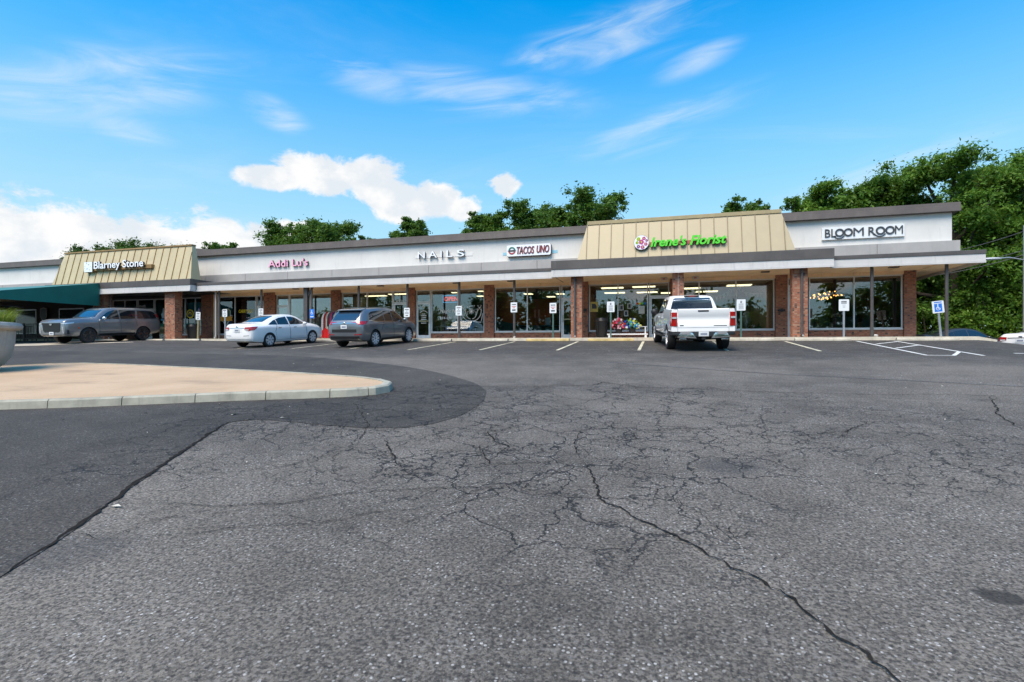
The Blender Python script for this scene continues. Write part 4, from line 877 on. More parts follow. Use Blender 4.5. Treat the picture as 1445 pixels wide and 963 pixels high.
c_.decal('chrome_strip', 'b', rect(-.62, .62, 1.035, 1.06), M_CHROME, .014, .08); c_.decal('plate_panel', 'b', [(-.44, 1.02), (.44, 1.02), (.30, .82), (-.30, .82)], M_PGREY, .004); c_.decal('lower_trim', 'b', rect(-.62, .62, .66, .79), M_TRIM, .006); c_.decal('lower_bumper', 'b', rect(-.74, .74, .40, .50), M_TRIM, .008); c_.decal('grille', 'f', rect(-.4, .4, .45, .72), M_TRIM, .006)
m_ = MB().ell((-2.33, 0, 1.045), (.012, .07, .05), 12, 6); c_.mesh('badge', m_, M_CHROME); plate(c_, 'b', 0, .895, -2.345)
c_.seam('l', [(.06, .35), (.06, 1.06)]); c_.seam('r', [(.06, .35), (.06, 1.06)]); c_.seam('r', [(1.12, .42), (1.12, 1.04)]); c_.seam('l', [(1.12, .42), (1.12, 1.04)]); c_.seam('r', [(-.92, .72), (-.66, 1.08)]); c_.seam('l', [(-.92, .72), (-.66, 1.08)])
for a in 'lr': c_.decal('sill_trim', a, [(-.95, .25), (.92, .25), (.92, .36), (-.95, .36)], M_TRIM, .010)
mirror_parts(c_, .92, .88, 1.13, M_PGREY, .09, .15, .19); handles(c_, [(-.75, 1.0), (.25, .98)], M_CHROME)
m_ = MB(); m_.bar((-1.3, .60, 1.70), (.3, .60, 1.725), .03, .03); m_.bar((-1.3, -.60, 1.70), (.3, -.60, 1.725), .03, .03); c_.mesh('roof_rail', m_, M_CHROME)
m_ = MB(); m_.tube([(-2.03, .1, 1.26), (-2.11, -.25, 1.20)], .012, 6); c_.mesh('rear_wiper', m_, M_TRIM)
wheels(c_, wheel_proto(.362, .235, .262, M_RIM, 10, .062, False), [(-1.40, .362), (1.36, .362)], .80); c_.place(-12.72, 21.75, R(86))
# --- big grey SUV
st = [(-2.69, .60, 1.05, 1.22, .86, .76), (-2.66, .50, 1.16, 1.50, .96, .80), (-2.56, .44, 1.21, 1.76, 1.0, .80), (-2.42, .40, 1.22, 1.86, 1.02, .80), (-2.2, .37, 1.22, 1.895, 1.03, .80), (-1.5, .36, 1.205, 1.925, 1.03, .81), (-.3, .36, 1.20, 1.94, 1.03, .81), (.25, .36, 1.19, 1.905, 1.03, .80), (.6, .36, 1.19, 1.78, 1.03, .80), (.95, .36, 1.19, 1.55, 1.03, .81), (1.15, .36, 1.19, 1.40, 1.03, .85), (1.35, .36, 1.19, 1.365, 1.028, .90), (1.9, .37, 1.18, 1.345, 1.02, .92), (2.35, .38, 1.165, 1.315, 1.0, .90), (2.54, .40, 1.14, 1.275, .98, .885), (2.64, .43, 1.09, 1.215, .955, .87), (2.69, .48, 1.02, 1.14, .92, .84)]
c_ = Car('suv', 'large satin grey suv with black wheels facing out beside the teal awning', 'suv', loft(st, M_PSIL, [(-1.50, .41), (1.57, .41)], .46, 1.03))
c_.both('side_window', [(-2.42, 1.29), (-2.36, 1.62), (-2.2, 1.73), (-1.30, 1.765), (-1.20, 1.30)], M_CGLASS); c_.both('side_window', [(-1.07, 1.30), (-1.17, 1.765), (-.22, 1.785), (-.22, 1.29)], M_CGLASS); c_.both('side_window', [(-.14, 1.29), (-.14, 1.785), (.12, 1.77), (.40, 1.68), (.86, 1.36), (.90, 1.28)], M_CGLASS)
c_.decal('windscreen', 'f', [(-.80, 1.41), (.80, 1.41), (.68, 1.76), (.60, 1.80), (-.60, 1.80), (-.68, 1.76)], M_CGLASSB, .005); c_.decal('rear_window', 'b', [(-.7, 1.3), (.7, 1.3), (.64, 1.75), (-.64, 1.75)], M_CGLASS, .005)
c_.decal('grille', 'f', [(-.66, 1.10), (.66, 1.10), (.60, .70), (.50, .62), (-.50, .62), (-.60, .70)], pm('black_mesh_grille', (.012, .012, .012), .4), .014, .08)
c_.decal('lower_intake', 'f', [(-.72, .50), (.72, .50), (.66, .455), (-.66, .455)], M_TRIM, .010, .08); c_.decal('chrome_strip', 'f', rect(-.80, .80, .425, .45), M_CHROME, .012, .08)
for sg in (1, -1):
    ax = 'l' if sg > 0 else 'r'
    pl_ = [(sg * .69, 1.09), (sg * .90, 1.10), (sg * .90, 1.035), (sg * .69, 1.045)]; c_.decal('headlight', 'f', pl_ if sg > 0 else pl_[::-1], M_LENS, .012, .05)
    c_.decal('headlight', ax, [(2.66, 1.03), (2.62, 1.10), (2.25, 1.13), (2.30, 1.07)], M_LENS, .009, .05)
    pl_ = [(sg * .78, .90), (sg * .84, .90), (sg * .86, .56), (sg * .80, .56)]; c_.decal('running_light', 'f', pl_ if sg > 0 else pl_[::-1], M_LENS, .012, .05)
    c_.decal('corner_vent', ax, [(2.60, .52), (2.60, .74), (2.52, .72), (2.50, .52)], M_TRIM, .008, .05); c_.decal('side_marker', ax, [(2.10, .80), (2.10, .87), (2.02, .86), (2.02, .79)], M_AMBER, .010, .05)
    c_.decal('sill_trim', ax, [(-1.0, .38), (1.06, .38), (1.06, .50), (-1.0, .50)], M_TRIM, .010); c_.decal('chrome_strip', ax, [(-1.0, .64), (1.06, .60), (1.06, .615), (-1.0, .655)], M_TRIM, .008)
    c_.seam(ax, [(-.18, .52), (-.18, 1.27)]); c_.seam(ax, [(1.0, .52), (1.0, 1.24)]); c_.seam(ax, [(-1.13, .85), (-1.1, 1.28)])
    c_.mesh('side_step', MB().box(-.95, 1.0, sg * .93 - .09, sg * .93 + .09, .36, .40), M_TRIM, bevel=.01)
    pl_ = [(sg * .84, 1.62), (sg * .92, 1.5), (sg * .96, .95), (sg * .88, .95)]; c_.decal('tail_light', 'b', pl_ if sg > 0 else pl_[::-1], M_RED, .010, .06)
m_ = MB(); m_.prism([(-.10, .05), (.10, .05), (.07, -.03), (0, -.06), (-.07, -.03)], 2.71, 2.735, 'x'); m_.v = [(a, b_, z + 1.02) for a, b_, z in m_.v]; c_.mesh('badge', m_, M_CHROME); plate(c_, 'f', 0, .555, 2.715)
mirror_parts(c_, .80, 1.0, 1.32, M_CHROME, .10, .19, .23); handles(c_, [(-.45, 1.12), (.60, 1.13)], M_CHROME)
m_ = MB(); m_.bar((-2.1, .68, 1.955), (.1, .68, 1.96), .03, .03); m_.bar((-2.1, -.68, 1.955), (.1, -.68, 1.96), .03, .03); c_.mesh('roof_rail', m_, M_TRIM)
wheels(c_, wheel_proto(.412, .275, .30, M_RIMB, 6, .04), [(-1.50, .412), (1.57, .412)], .885); c_.place(-30.45, 22.4, R(-90))
# --- white pickup
st = [(-.80, .50, 1.20, 1.74, 1.0, .73), (-.76, .46, 1.20, 1.83, 1.01, .735), (-.62, .45, 1.20, 1.885, 1.015, .74), (-.2, .45, 1.20, 1.918, 1.02, .75), (.5, .45, 1.19, 1.91, 1.02, .75), (.85, .45, 1.185, 1.80, 1.02, .75), (1.2, .45, 1.175, 1.50, 1.02, .78), (1.45, .45, 1.165, 1.30, 1.02, .84), (2.0, .48, 1.12, 1.245, 1.01, .88), (2.6, .52, 1.08, 1.19, .985, .86), (2.85, .56, 1.0, 1.11, .94, .80), (2.94, .62, .9, 1.0, .86, .72)]
c_ = Car('pickup_truck', 'white crew cab pickup parked nose in, tailgate to the lot', 'pickup', loft(st, M_PWHITE, [(2.02, .42)], .47, 1.02))
bed = MB(); o_ = [(-1.0, .66), (-1.012, .80), (-1.02, 1.05), (-1.005, 1.30), (-.985, 1.395), (-.93, 1.41), (-.90, 1.395), (-.90, .95), (.90, .95), (.90, 1.395), (.93, 1.41), (.985, 1.395), (1.005, 1.30), (1.02, 1.05), (1.012, .80), (1.0, .66)]
bed.prism(o_, -2.84, -.82, 'x'); bm_ = bed.mesh('cargo_bed', [M_PWHITE, M_TRIM], smooth=True)
ob = bpy.data.objects.new('tmp', bm_); COL.objects.link(ob); cs = []
for sg in (1, -1):
    cc = MB().mat(1).lathe([(.47, -.2), (.47, .2)], (-1.73, sg * 1.0, .42), 32, 'y').mesh('cut', [M_PWHITE, M_TRIM]); co_ = bpy.data.objects.new('cut', cc); COL.objects.link(co_); cs.append(co_)
    md = ob.modifiers.new('b', 'BOOLEAN'); md.object = co_; md.solver = 'EXACT'
dg = bpy.context.evaluated_depsgraph_get(); dg.update(); bm_ = bpy.data.meshes.new_from_object(ob.evaluated_get(dg)); bm_.name = 'cargo_bed'
for q in cs + [ob]: bpy.data.objects.remove(q)
bm_.polygons.foreach_set('use_smooth', [True] * len(bm_.polygons)); bm_.set_sharp_from_angle(angle=R(30)); BEDO = link('cargo_bed', bm_, c_.root)
tg = MB(); tg.prism([(-2.90, .665), (-2.845, .665), (-2.845, 1.405), (-2.885, 1.41), (-2.905, 1.385), (-2.905, 1.20), (-2.885, 1.16), (-2.885, .98), (-2.905, .95), (-2.905, .80), (-2.895, .79)], -.80, .80, 'y')
tg.v = [(a, b_, z) for a, b_, z in tg.v]; TG = c_.mesh('tailgate', tg, M_PWHITE, smooth=True)
c_.mesh('tailgate_handle', MB().box(-2.915, -2.89, -.17, .17, 1.31, 1.36), M_TRIM, TG, bevel=.008); c_.mesh('model_script', MB().box(-2.908, -2.904, -.74, -.33, .84, .862), M_GAP, TG); c_.mesh('trim_badge', MB().box(-2.91, -2.904, .62, .74, .85, .885), M_CHROME, TG)
for sg in (1, -1):
    ax = 'l' if sg > 0 else 'r'
    c_.mesh('bed_corner', MB().hexa([(-2.90, sg * .812, .665), (-2.90, sg * .995, .665), (-2.842, sg * 1.0, .665), (-2.842, sg * .812, .665)], [(-2.88, sg * .812, 1.395), (-2.87, sg * .965, 1.395), (-2.842, sg * .985, 1.395), (-2.842, sg * .812, 1.395)]), M_PWHITE)
    tl = c_.mesh('tail_light', MB().hexa([(-2.925, sg * .83, .84), (-2.90, sg * 1.012, .84), (-2.70, sg * 1.03, .84), (-2.84, sg * .83, .84)], [(-2.91, sg * .83, 1.30), (-2.88, sg * .998, 1.30), (-2.70, sg * 1.015, 1.30), (-2.84, sg * .83, 1.30)]), M_RED, smooth=False, bevel=.012)
    c_.mesh('reverse_lamp', MB().box(-2.93, -2.90, sg * .92 - .07, sg * .92 + .07, 1.09, 1.15), M_LENS, tl, smooth=False)
    c_.mesh('corner_bumper', MB().hexa([(-2.98, sg * .60, .52), (-2.93, sg * 1.0, .55), (-2.60, sg * 1.03, .55), (-2.60, sg * .60, .52)], [(-2.97, sg * .60, .63), (-2.93, sg * .98, .645), (-2.60, sg * 1.02, .655), (-2.60, sg * .60, .645)]), M_TRIM, bevel=.02)
    c_.mesh('bumper_chrome', MB().hexa([(-3.03, sg * .22, .44), (-2.98, sg * .84, .47), (-2.8, sg * .9, .47), (-2.8, sg * .22, .44)], [(-3.01, sg * .36, .635), (-2.975, sg * .72, .64), (-2.8, sg * .72, .64), (-2.8, sg * .36, .635)]), M_CHROME, bevel=.02)
    c_.mesh('step_pad', MB().hexa([(-3.025, sg * .42, .57), (-3.0, sg * .72, .575), (-2.9, sg * .72, .63), (-2.9, sg * .40, .63)], [(-3.02, sg * .40, .652), (-2.985, sg * .74, .655), (-2.85, sg * .74, .655), (-2.85, sg * .40, .652)]), pm('grey_tread', (.22, .22, .22), .7), bevel=.005)
    c_.mesh('exhaust_tip', MB().box(-3.0, -2.75, sg * .66 - .11, sg * .66 + .11, .385, .44), M_CHROME, bevel=.015); c_.mesh('exhaust_bore', MB().box(-3.003, -2.99, sg * .66 - .085, sg * .66 + .085, .398, .428), M_GAP)
    c_.mesh('side_step', MB().box(-.7, 1.5, sg * .98 - .08, sg * .98 + .08, .40, .45), M_TRIM, bevel=.015)
    c_.seam(ax, [(-.06, .52), (-.06, 1.2)]); c_.seam(ax, [(1.30, .55), (1.28, 1.16)])
    c_.decal('side_window', ax, [(-.66, 1.27), (-.64, 1.62), (-.5, 1.74), (-.05, 1.765), (-.05, 1.255)], M_CGLASS); c_.decal('side_window', ax, [(.02, 1.255), (.02, 1.765), (.40, 1.75), (.72, 1.64), (1.15, 1.28), (1.15, 1.245)], M_CGLASS)
c_.mesh('bumper_center', MB().hexa([(-2.99, -.30, .50), (-2.99, .30, .50), (-2.8, .30, .50), (-2.8, -.30, .50)], [(-2.96, -.42, .655), (-2.96, .42, .655), (-2.8, .42, .655), (-2.8, -.42, .655)]), M_TRIM, bevel=.01)
c_.mesh('hitch_bar', MB().box(-3.0, -2.6, -.06, .06, .40, .47), M_TRIM); plate(c_, 'b', 0, .585, -2.998, .32, .155)
c_.decal('rear_window', 'b', [(-.78, 1.26), (.78, 1.26), (.66, 1.76), (.60, 1.80), (-.60, 1.80), (-.66, 1.76)], M_CGLASSB, .006, .08); c_.decal('windscreen', 'f', [(-.76, 1.32), (.76, 1.32), (.6, 1.78), (-.6, 1.78)], M_CGLASS, .005)
c_.mesh('brake_light_bar', MB().box(-.80, -.70, -.26, .26, 1.845, 1.885), M_TRIM, bevel=.01); c_.mesh('brake_lens', MB().box(-.808, -.80, -.12, .12, 1.853, 1.876), M_RED)
mirror_parts(c_, .95, 1.0, 1.30, M_TRIM, .10, .24, .24); handles(c_, [(-.45, 1.10), (.5, 1.10)], M_PWHITE)
c_.mesh('chassis', MB().box(-2.75, 2.5, -.5, .5, .38, .60), M_TRIM, bevel=.02); c_.mesh('rear_axle', MB().tube([(-1.73, -.75, .42), (-1.73, .75, .42)], .07, 10).ell((-1.73, 0, .42), (.19, .17, .17)), M_TRIM)
wheels(c_, wheel_proto(.425, .285, .265, M_RIM, 6, .06), [(-1.73, .425), (2.02, .425)], .875); c_.place(.98 + .0, 21.2, R(97.0))
# ------------------------------------------------------------------ lettering
def text_mesh(ch, size=1., extrude=.02, offset=0., shear=0., bevel=0.):
    cu = bpy.data.curves.new('t', 'FONT'); cu.body = ch; cu.size = size; cu.extrude = extrude; cu.offset = offset; cu.shear = shear; cu.bevel_depth = bevel; cu.resolution_u = 3
    o = bpy.data.objects.new('t', cu); COL.objects.link(o); dg = bpy.context.evaluated_depsgraph_get(); dg.update()
    me = bpy.data.meshes.new_from_object(o.evaluated_get(dg)); bpy.data.objects.remove(o); bpy.data.curves.remove(cu); return me
def bounds(me):
    a = np.empty(len(me.vertices) * 3); me.vertices.foreach_get('co', a); a = a.reshape(-1, 3)
    return (a.min(0), a.max(0)) if len(a) else (np.zeros(3), np.zeros(3))
def lettering(txt, x0, x1, z0, y, parent, mat, cap=None, depth=.04, offset=0., shear=0., name='letter', single=False, origin=(0, 0, 0), side=None, wide=0.):
    """stand text on the XZ plane facing -Y between x0 and x1, baseline z0, cap height cap"""
    full = text_mesh(txt, 1., 0, offset, shear); lo, hi = bounds(full); W_ = hi[0] - lo[0]; sx = (x1 - x0) / W_
    capref = bounds(text_mesh('H', 1., 0, offset, 0))[1][1]; sz = (cap / capref) if cap else sx
    out = []
    items = [(txt, 0.)] if single else []
    if not single:
        for i, ch in enumerate(txt):
            if ch == ' ': continue
            pre = bounds(text_mesh(txt[:i + 1], 1., 0, offset, shear))[1][0]; own = bounds(text_mesh(ch, 1., 0, offset, shear))[1][0]
            items.append((ch, pre - own))
    for ch, dx_ in items:
        me = text_mesh(ch, 1., 1., offset, shear); me.name = name
        M = Matrix.Translation((x0 - origin[0], y - origin[1], z0 - origin[2])) @ Matrix(((sx, 0, 0, (dx_ - lo[0]) * sx), (0, 0, -depth / 2, 0), (0, sz, 0, 0), (0, 0, 0, 1)))
        me.transform(M); me.materials.clear(); me.materials.append(mat)
        if M.determinant() < 0: me.flip_normals()
        if side:
            me.materials.append(side)
            for p in me.polygons:
                if abs(p.normal.y) < .7: p.material_index = 1
        me.update(); out.append(link(name, me, parent))
    return out
def sign_root(name, x, y, z, label): return empty(name, (x, y, z), label=label, cat='sign')
M_LW = pm('white_letter', (.82, .84, .86), .4); M_LD = pm('dark_letter', (.045, .05, .055), .5, var=.1); M_LPINK = pm('pink_letter', (.88, .44, .60), .4); M_LGREEN = pm('green_letter', (.10, .62, .035), .4); M_LSIDE = pm('letter_return', (.06, .04, .035), .5)
M_LBR = pm('brown_raceway', (.26, .16, .06), .5, var=.1)
# pub sign
O = (-32.3, 24.45, 6.3); s_ = sign_root('shop_sign', *O, 'white Blarney Stone letters with square crest on the tan metal roof')
def sp(m_, nm, mt, root, o, **kw):
    me = m_.mesh(nm, mt, **kw); me.transform(Matrix.Translation((-o[0], -o[1], -o[2]))); return link(nm, me, root)
sp(MB().box(-34.1, -29.5, 24.42, 24.72, 6.30, 6.52), 'raceway', M_LBR, s_, O); cr = sp(MB().box(-34.85, -34.15, 24.34, 24.70, 6.22, 6.86), 'crest_box', [M_LBR], s_, O); sp(MB().box(-34.84, -34.16, 24.325, 24.339, 6.23, 6.85), 'crest_face', M_LW, s_, O)
k = MB(); rr_ = random.Random(5)
for i in range(14):
    a, b_ = rr_.uniform(-34.75, -34.3), rr_.uniform(6.3, 6.75); k.bar((a, 24.322, b_), (a + rr_.uniform(-.12, .12), 24.322, b_ + rr_.uniform(-.12, .12)), .005, .018)
sp(k, 'crest_drawing', pm('grey_ink', (.38, .40, .42), .6), s_, O)
lettering('Blarney Stone', -33.95, -29.95, 6.40, 24.33, s_, M_LW, .44, .13, .018, side=M_LSIDE, origin=O)
# boutique
O = (-21.4, 26.5, 6.3); s_ = sign_root('shop_sign', *O, "raised pink Addi Lu's letters with dark edges on white parapet"); lettering("Addi Lu's", -22.85, -20.05, 6.36, 26.52, s_, M_LPINK, .40, .11, .014, side=M_LSIDE, origin=O)
# nails
O = (-11.5, 26.5, 6.4); s_ = sign_root('shop_sign', *O, 'widely spaced thin white NAILS letters on white parapet')
for ch, xx, ww in (('N', -12.92, .42), ('A', -12.28, .50), ('I', -11.56, .07), ('L', -11.22, .36), ('S', -10.62, .44)): lettering(ch, xx, xx + ww, 6.42, 26.50, s_, M_LW, .36, .12, .008, side=M_LSIDE, origin=O)
sp(MB().box(-13.15, -9.75, 26.585, 26.598, 6.45, 6.62), 'old_sign_ghost', pm('fresh_white_patch', (.73, .72, .69), .8), s_, O)
# taqueria
O = (-6.6, 26.5, 6.3); s_ = sign_root('shop_sign', *O, 'rounded white TACOS UNO sign box with round badge')
def rrect(x0, x1, z0, z1, r, n=5):
    return [(cx_ + r * math.cos(a), cz_ + r * math.sin(a)) for cx_, cz_, a0 in ((x1 - r, z1 - r, 0), (x0 + r, z1 - r, 90), (x0 + r, z0 + r, 180), (x1 - r, z0 + r, 270)) for a in [R(a0 + 90 * i / n) for i in range(n + 1)]]
sp(MB().prism(rrect(-7.80, -5.42, 6.26, 6.86, .10), 26.40, 26.58), 'sign_box', M_LSIDE, s_, O); sp(MB().prism(rrect(-7.79, -5.43, 6.27, 6.85, .095), 26.38, 26.399), 'sign_face', M_LW, s_, O)
sp(MB().box(-8.05, -5.12, 26.588, 26.598, 6.37, 6.52), 'paint_ghost', pm('pale_blue_patch', (.28, .55, .68), .8), s_, O)
lettering('TACOS', -7.22, -6.29, 6.37, 26.366, s_, pm('crimson_letter', (.45, .03, .04), .5), .37, .012, .012, .18, origin=O); lettering('TACOS', -7.245, -6.315, 6.375, 26.358, s_, M_LD, .37, .012, .004, .18, origin=O)
lettering('UNO', -6.15, -5.50, 6.39, 26.366, s_, MATS['crimson_letter'], .37, .012, .012, .18, origin=O); lettering('UNO', -6.175, -5.525, 6.395, 26.358, s_, M_LD, .37, .012, .004, .18, origin=O)
def ring(cx_, cz_, r0, r1, a0, a1, y0, y1, n=14):
    pts = [(cx_ + r1 * math.cos(t_), cz_ + r1 * math.sin(t_)) for t_ in np.linspace(a0, a1, n)] + [(cx_ + r0 * math.cos(t_), cz_ + r0 * math.sin(t_)) for t_ in np.linspace(a1, a0, n)]
    m_ = MB()
    for i in range(n - 1): m_.prism([pts[i], pts[i + 1], pts[2 * n - 2 - i], pts[2 * n - 1 - i]], y0, y1)
    return m_
sp(ring(-7.50, 6.56, .12, .20, R(15), R(165), 26.368, 26.379), 'badge_arc', pm('badge_green', (.03, .16, .12), .5), s_, O); sp(ring(-7.50, 6.56, .12, .20, R(195), R(345), 26.368, 26.379), 'badge_arc', pm('badge_red', (.35, .05, .05), .5), s_, O); sp(MB().prism([(-7.74, 6.56), (-7.62, 6.60), (-7.38, 6.60), (-7.26, 6.56), (-7.38, 6.52), (-7.62, 6.52)], 26.36, 26.379), 'badge_bar', M_LD, s_, O)
# florist
O = (1.0, 24.5, 6.1); s_ = sign_root('shop_sign', *O, "slanted bright green Irene's Florist letters with round flower badge")
sp(MB().box(-.5, 2.75, 24.50, 24.62, 6.10, 6.26), 'raceway', pm('faded_red_raceway', (.42, .12, .09), .6, var=.2), s_, O)
lettering("Irene's Florist", -.46, 2.74, 6.04, 24.42, s_, M_LGREEN, .40, .12, .030, .28, side=pm('dark_green_return', (.03, .06, .02), .5), origin=O)
sp(MB().lathe([(.335, .05), (.335, -.04), (.325, -.05)], (-.85, 24.42, 6.24), 28, 'y'), 'badge_disc', M_LSIDE, s_, O); sp(MB().lathe([(.322, .0), (.322, -.008)], (-.85, 24.366, 6.24), 28, 'y'), 'badge_face', M_LW, s_, O)
for (fx, fz, fr, col_) in ((-.85, 6.26, .13, (.62, .10, .32)), (-.74, 6.42, .09, (.60, .08, .30)), (-.98, 6.40, .10, (.42, .62, .04)), (-1.04, 6.24, .08, (.30, .55, .05)), (-.98, 6.06, .09, (.28, .08, .35)), (-.80, 6.03, .10, (.55, .10, .35)), (-.66, 6.16, .09, (.62, .12, .34)), (-.62, 6.32, .07, (.3, .06, .3))):
    m_ = MB()
    for q in range(5): a = q * 1.2566; m_.lathe([(fr * .45, .0), (fr * .45, -.006)], (fx + fr * .5 * math.cos(a), 24.356, fz + fr * .5 * math.sin(a)), 8, 'y')
    sp(m_, 'petals', pm('petal_%d' % int(col_[0] * 100 + col_[1] * 1000), col_, .5), s_, O); sp(MB().lathe([(fr * .25, 0), (fr * .25, -.006)], (fx, 24.35, fz), 8, 'y'), 'flower_eye', pm('eye_yellow', (.85, .7, .1), .5), s_, O)
# bloom room
O = (8.55, 26.5, 6.3); s_ = sign_root('shop_sign', *O, 'white BLOOM ROOM panel with raised charcoal letters'); sp(MB().box(6.97, 10.15, 26.50, 26.597, 6.33, 6.87), 'sign_panel', pm('sign_panel_white', (.76, .78, .78), .5), s_, O, bevel=.004)
lettering('BL', 7.08, 7.52, 6.44, 26.482, s_, M_LD, .36, .03, .006, origin=O)
for cx_ in (7.66, 8.00, 9.24, 9.60): sp(ring(cx_, 6.62, .115, .18, 0, 2 * math.pi, 26.467, 26.497, 22), 'letter', M_LD, s_, O)
sp(ring(7.64, 6.60, .215, .255, R(215), R(330), 26.467, 26.497, 10), 'swash', M_LD, s_, O); sp(ring(9.22, 6.60, .215, .255, R(205), R(330), 26.467, 26.497, 10), 'swash', M_LD, s_, O)
lettering('M', 8.20, 8.60, 6.44, 26.482, s_, M_LD, .36, .03, -.004, origin=O); lettering('R', 8.78, 9.04, 6.44, 26.482, s_, M_LD, .36, .03, .006, origin=O); lettering('M', 9.79, 10.08, 6.44, 26.482, s_, M_LD, .36, .03, -.006, origin=O)

# ------------------------------------------------------------------ parking signs on the posts and on their own stakes
M_SIGNW = pm('sign_white', (.74, .76, .76), .45); M_INK = pm('sign_ink', (.05, .05, .055), .6); M_INKR = pm('sign_red', (.52, .06, .04), .6); M_INKB = pm('sign_blue', (.02, .17, .62), .5); M_GSTAKE = pm('green_stake', (.06, .12, .10), .5, var=.15); M_STEEL = pm('galvanised', (.42, .44, .46), .4, .6, var=.1); M_WOODP = pm('timber_stake', (.26, .22, .12), .85, var=.2, vs=6)
def psign(x, zt, zb, label, stake=None, kind='notice', wd=.33, tilt=0, y=24.72):
    ht = zt - zb; root = empty('parking_sign', (x, y, SWZ(x) if stake else (zt + zb) / 2), label=label, cat='sign', group='signs for the parking bays'); zz = root.location.z
    m_ = MB().prism(rrect(-wd / 2, wd / 2, zb - zz, zt - zz, .03, 3), -.004, .004); m_.build('plate', M_SIGNW if kind != 'blue' else M_INKB, root); cz_ = (zt + zb) / 2 - zz
    k = MB(); kr = MB()
    if kind == 'notice':
        k.box(-.11, .11, -.007, -.0045, cz_ + .13, cz_ + .17); k.box(-.03, .03, -.007, -.0045, cz_ + .06, cz_ + .09); k.box(-.10, .10, -.007, -.0045, cz_ - .01, cz_ + .01); k.box(-.11, .11, -.007, -.0045, cz_ - .07, cz_ - .05); k.box(-.07, .07, -.007, -.0045, cz_ - .18, cz_ - .14)
    elif kind == 'red':
        k.box(-.11, .11, -.007, -.0045, cz_ + .12, cz_ + .16); kr.box(-.11, .11, -.007, -.0045, cz_ + .03, cz_ + .06); kr.box(-.06, .06, -.007, -.0045, cz_ - .04, cz_ - .01); k.box(-.09, .09, -.007, -.0045, cz_ - .17, cz_ - .10)
    elif kind == 'lamp':
        k.ell((0, -.006, cz_ + .13), (.04, .002, .055)); 
        for q in (.03, -.02, -.08, -.13, -.18): k.box(-.10, .10, -.007, -.0045, cz_ + q, cz_ + q + .022)
    elif kind == 'salon':
        for q in (.13, .07): k.box(-.10, .10, -.007, -.0045, cz_ + q, cz_ + q + .035)
        for q in (.0, -.05, -.1): kr.box(-.06 - q * .2, .06 + q * .2, -.007, -.0045, cz_ + q, cz_ + q + .012)
    for mm, mt in ((k, M_INK if kind != 'lamp' else pm('ink_grey', (.22, .23, .24), .6)), (kr, M_INKR if kind == 'red' else pm('ink_grey', (.22, .23, .24), .6))):
        j = 0
        while j < len(mm.v):          # each printed line is its own piece
            n = 8 if not (kind == 'lamp' and j == 0) else len(mm.v) - 40
            q = MB(); q.v = mm.v[j:j + n]; q.f = [tuple(i - j for i in f) for f in mm.f if j <= f[0] < j + n]; q.mi = [0] * len(q.f); q.build('printed_line', mt, root); j += n
    if kind == 'blue' or kind == 'bluepanel':
        if kind == 'bluepanel':
            MB().box(-.13, .13, -.0065, -.0045, zb - zz + .05, zt - zz - .11).build('blue_panel', M_INKB, root); MB().box(-.13, .13, -.0065, -.0045, zt - zz - .075, zt - zz - .035).build('printed_lines', M_INKB, root)
        p = MB(); yy0, yy1 = -.0095, -.007; c0 = cz_ - (.03 if kind == 'bluepanel' else -.06); p.lathe([(.022, yy0), (.022, yy1)], (-.01, 0, c0 + .12), 10, 'y')
        p.prism([(-.03, c0 + .095), (.005, c0 + .095), (.01, c0 + .0), (.06, c0 - .01), (.075, c0 - .075), (.05, c0 - .08), (.04, c0 - .035), (-.025, c0 - .03)], yy0, yy1); w_ = ring(-.005, c0 - .03, .055, .075, R(120), R(350), yy0, yy1, 10); p.add(w_.v, w_.f)
        if kind == 'blue': p.box(-.11, .11, yy0, yy1, zb - zz + .06, zb - zz + .10)
        p.build('wheelchair_symbol', M_SIGNW, root)
    if stake:
        m_ = MB()
        if stake is M_WOODP: m_.box(-.045, .045, .006, .09, -.1, zt - zz - .04)
        else: m_.box(-.035, .035, .006, .03, -.1, zt - zz - .06); m_.box(-.035, -.022, .03, .045, -.1, zt - zz - .06); m_.box(.022, .035, .03, .045, -.1, zt - zz - .06)
        m_.build('stake', stake, root)
    root.rotation_euler = (R(2.0 if tilt else 0), R(tilt), 0)
    return root
PY = 24.945
psign(-26.35, 3.60, 3.14, 'white parking sign on a leaning timber stake by the black bin', M_WOODP, tilt=4.5); psign(-24.35, 3.72, 3.28, 'white parking sign in front of the shield window beside the sedan', M_STEEL)
psign(-22.03, 3.74, 3.26, 'white parking sign on the post just above the white sedan roof', y=PY); psign(-18.62, 3.63, 3.13, 'blue wheelchair parking sign on the post by the clothes rail', kind='blue', wd=.30, y=PY); psign(-12.82, 3.58, 3.10, 'white parking sign on the post over the crossover bonnet', y=PY)
psign(-9.91, 3.62, 3.13, 'white parking sign on the post before the nail salon window', y=PY); psign(-6.99, 3.73, 3.24, 'red and black printed parking sign on the post before the taqueria', kind='red', y=PY); psign(-4.98, 3.64, 3.15, 'red and black printed parking sign on a green stake', M_GSTAKE, 'red')
psign(-2.25, 3.64, 3.15, 'white parking sign on a green stake beside the black litter bin', M_GSTAKE, 'lamp', .35); psign(3.36, 3.60, 3.11, 'white parking sign on a green stake beside the pickup', M_GSTAKE, 'lamp', .36); psign(7.31, 3.50, 3.02, 'white parking sign on a bare steel stake before the dim salon', M_STEEL, 'salon', .38)
psign(10.72, 3.36, 2.88, 'blue and white wheelchair sign leaning on its steel stake', M_STEEL, 'bluepanel', .40, tilt=-6)

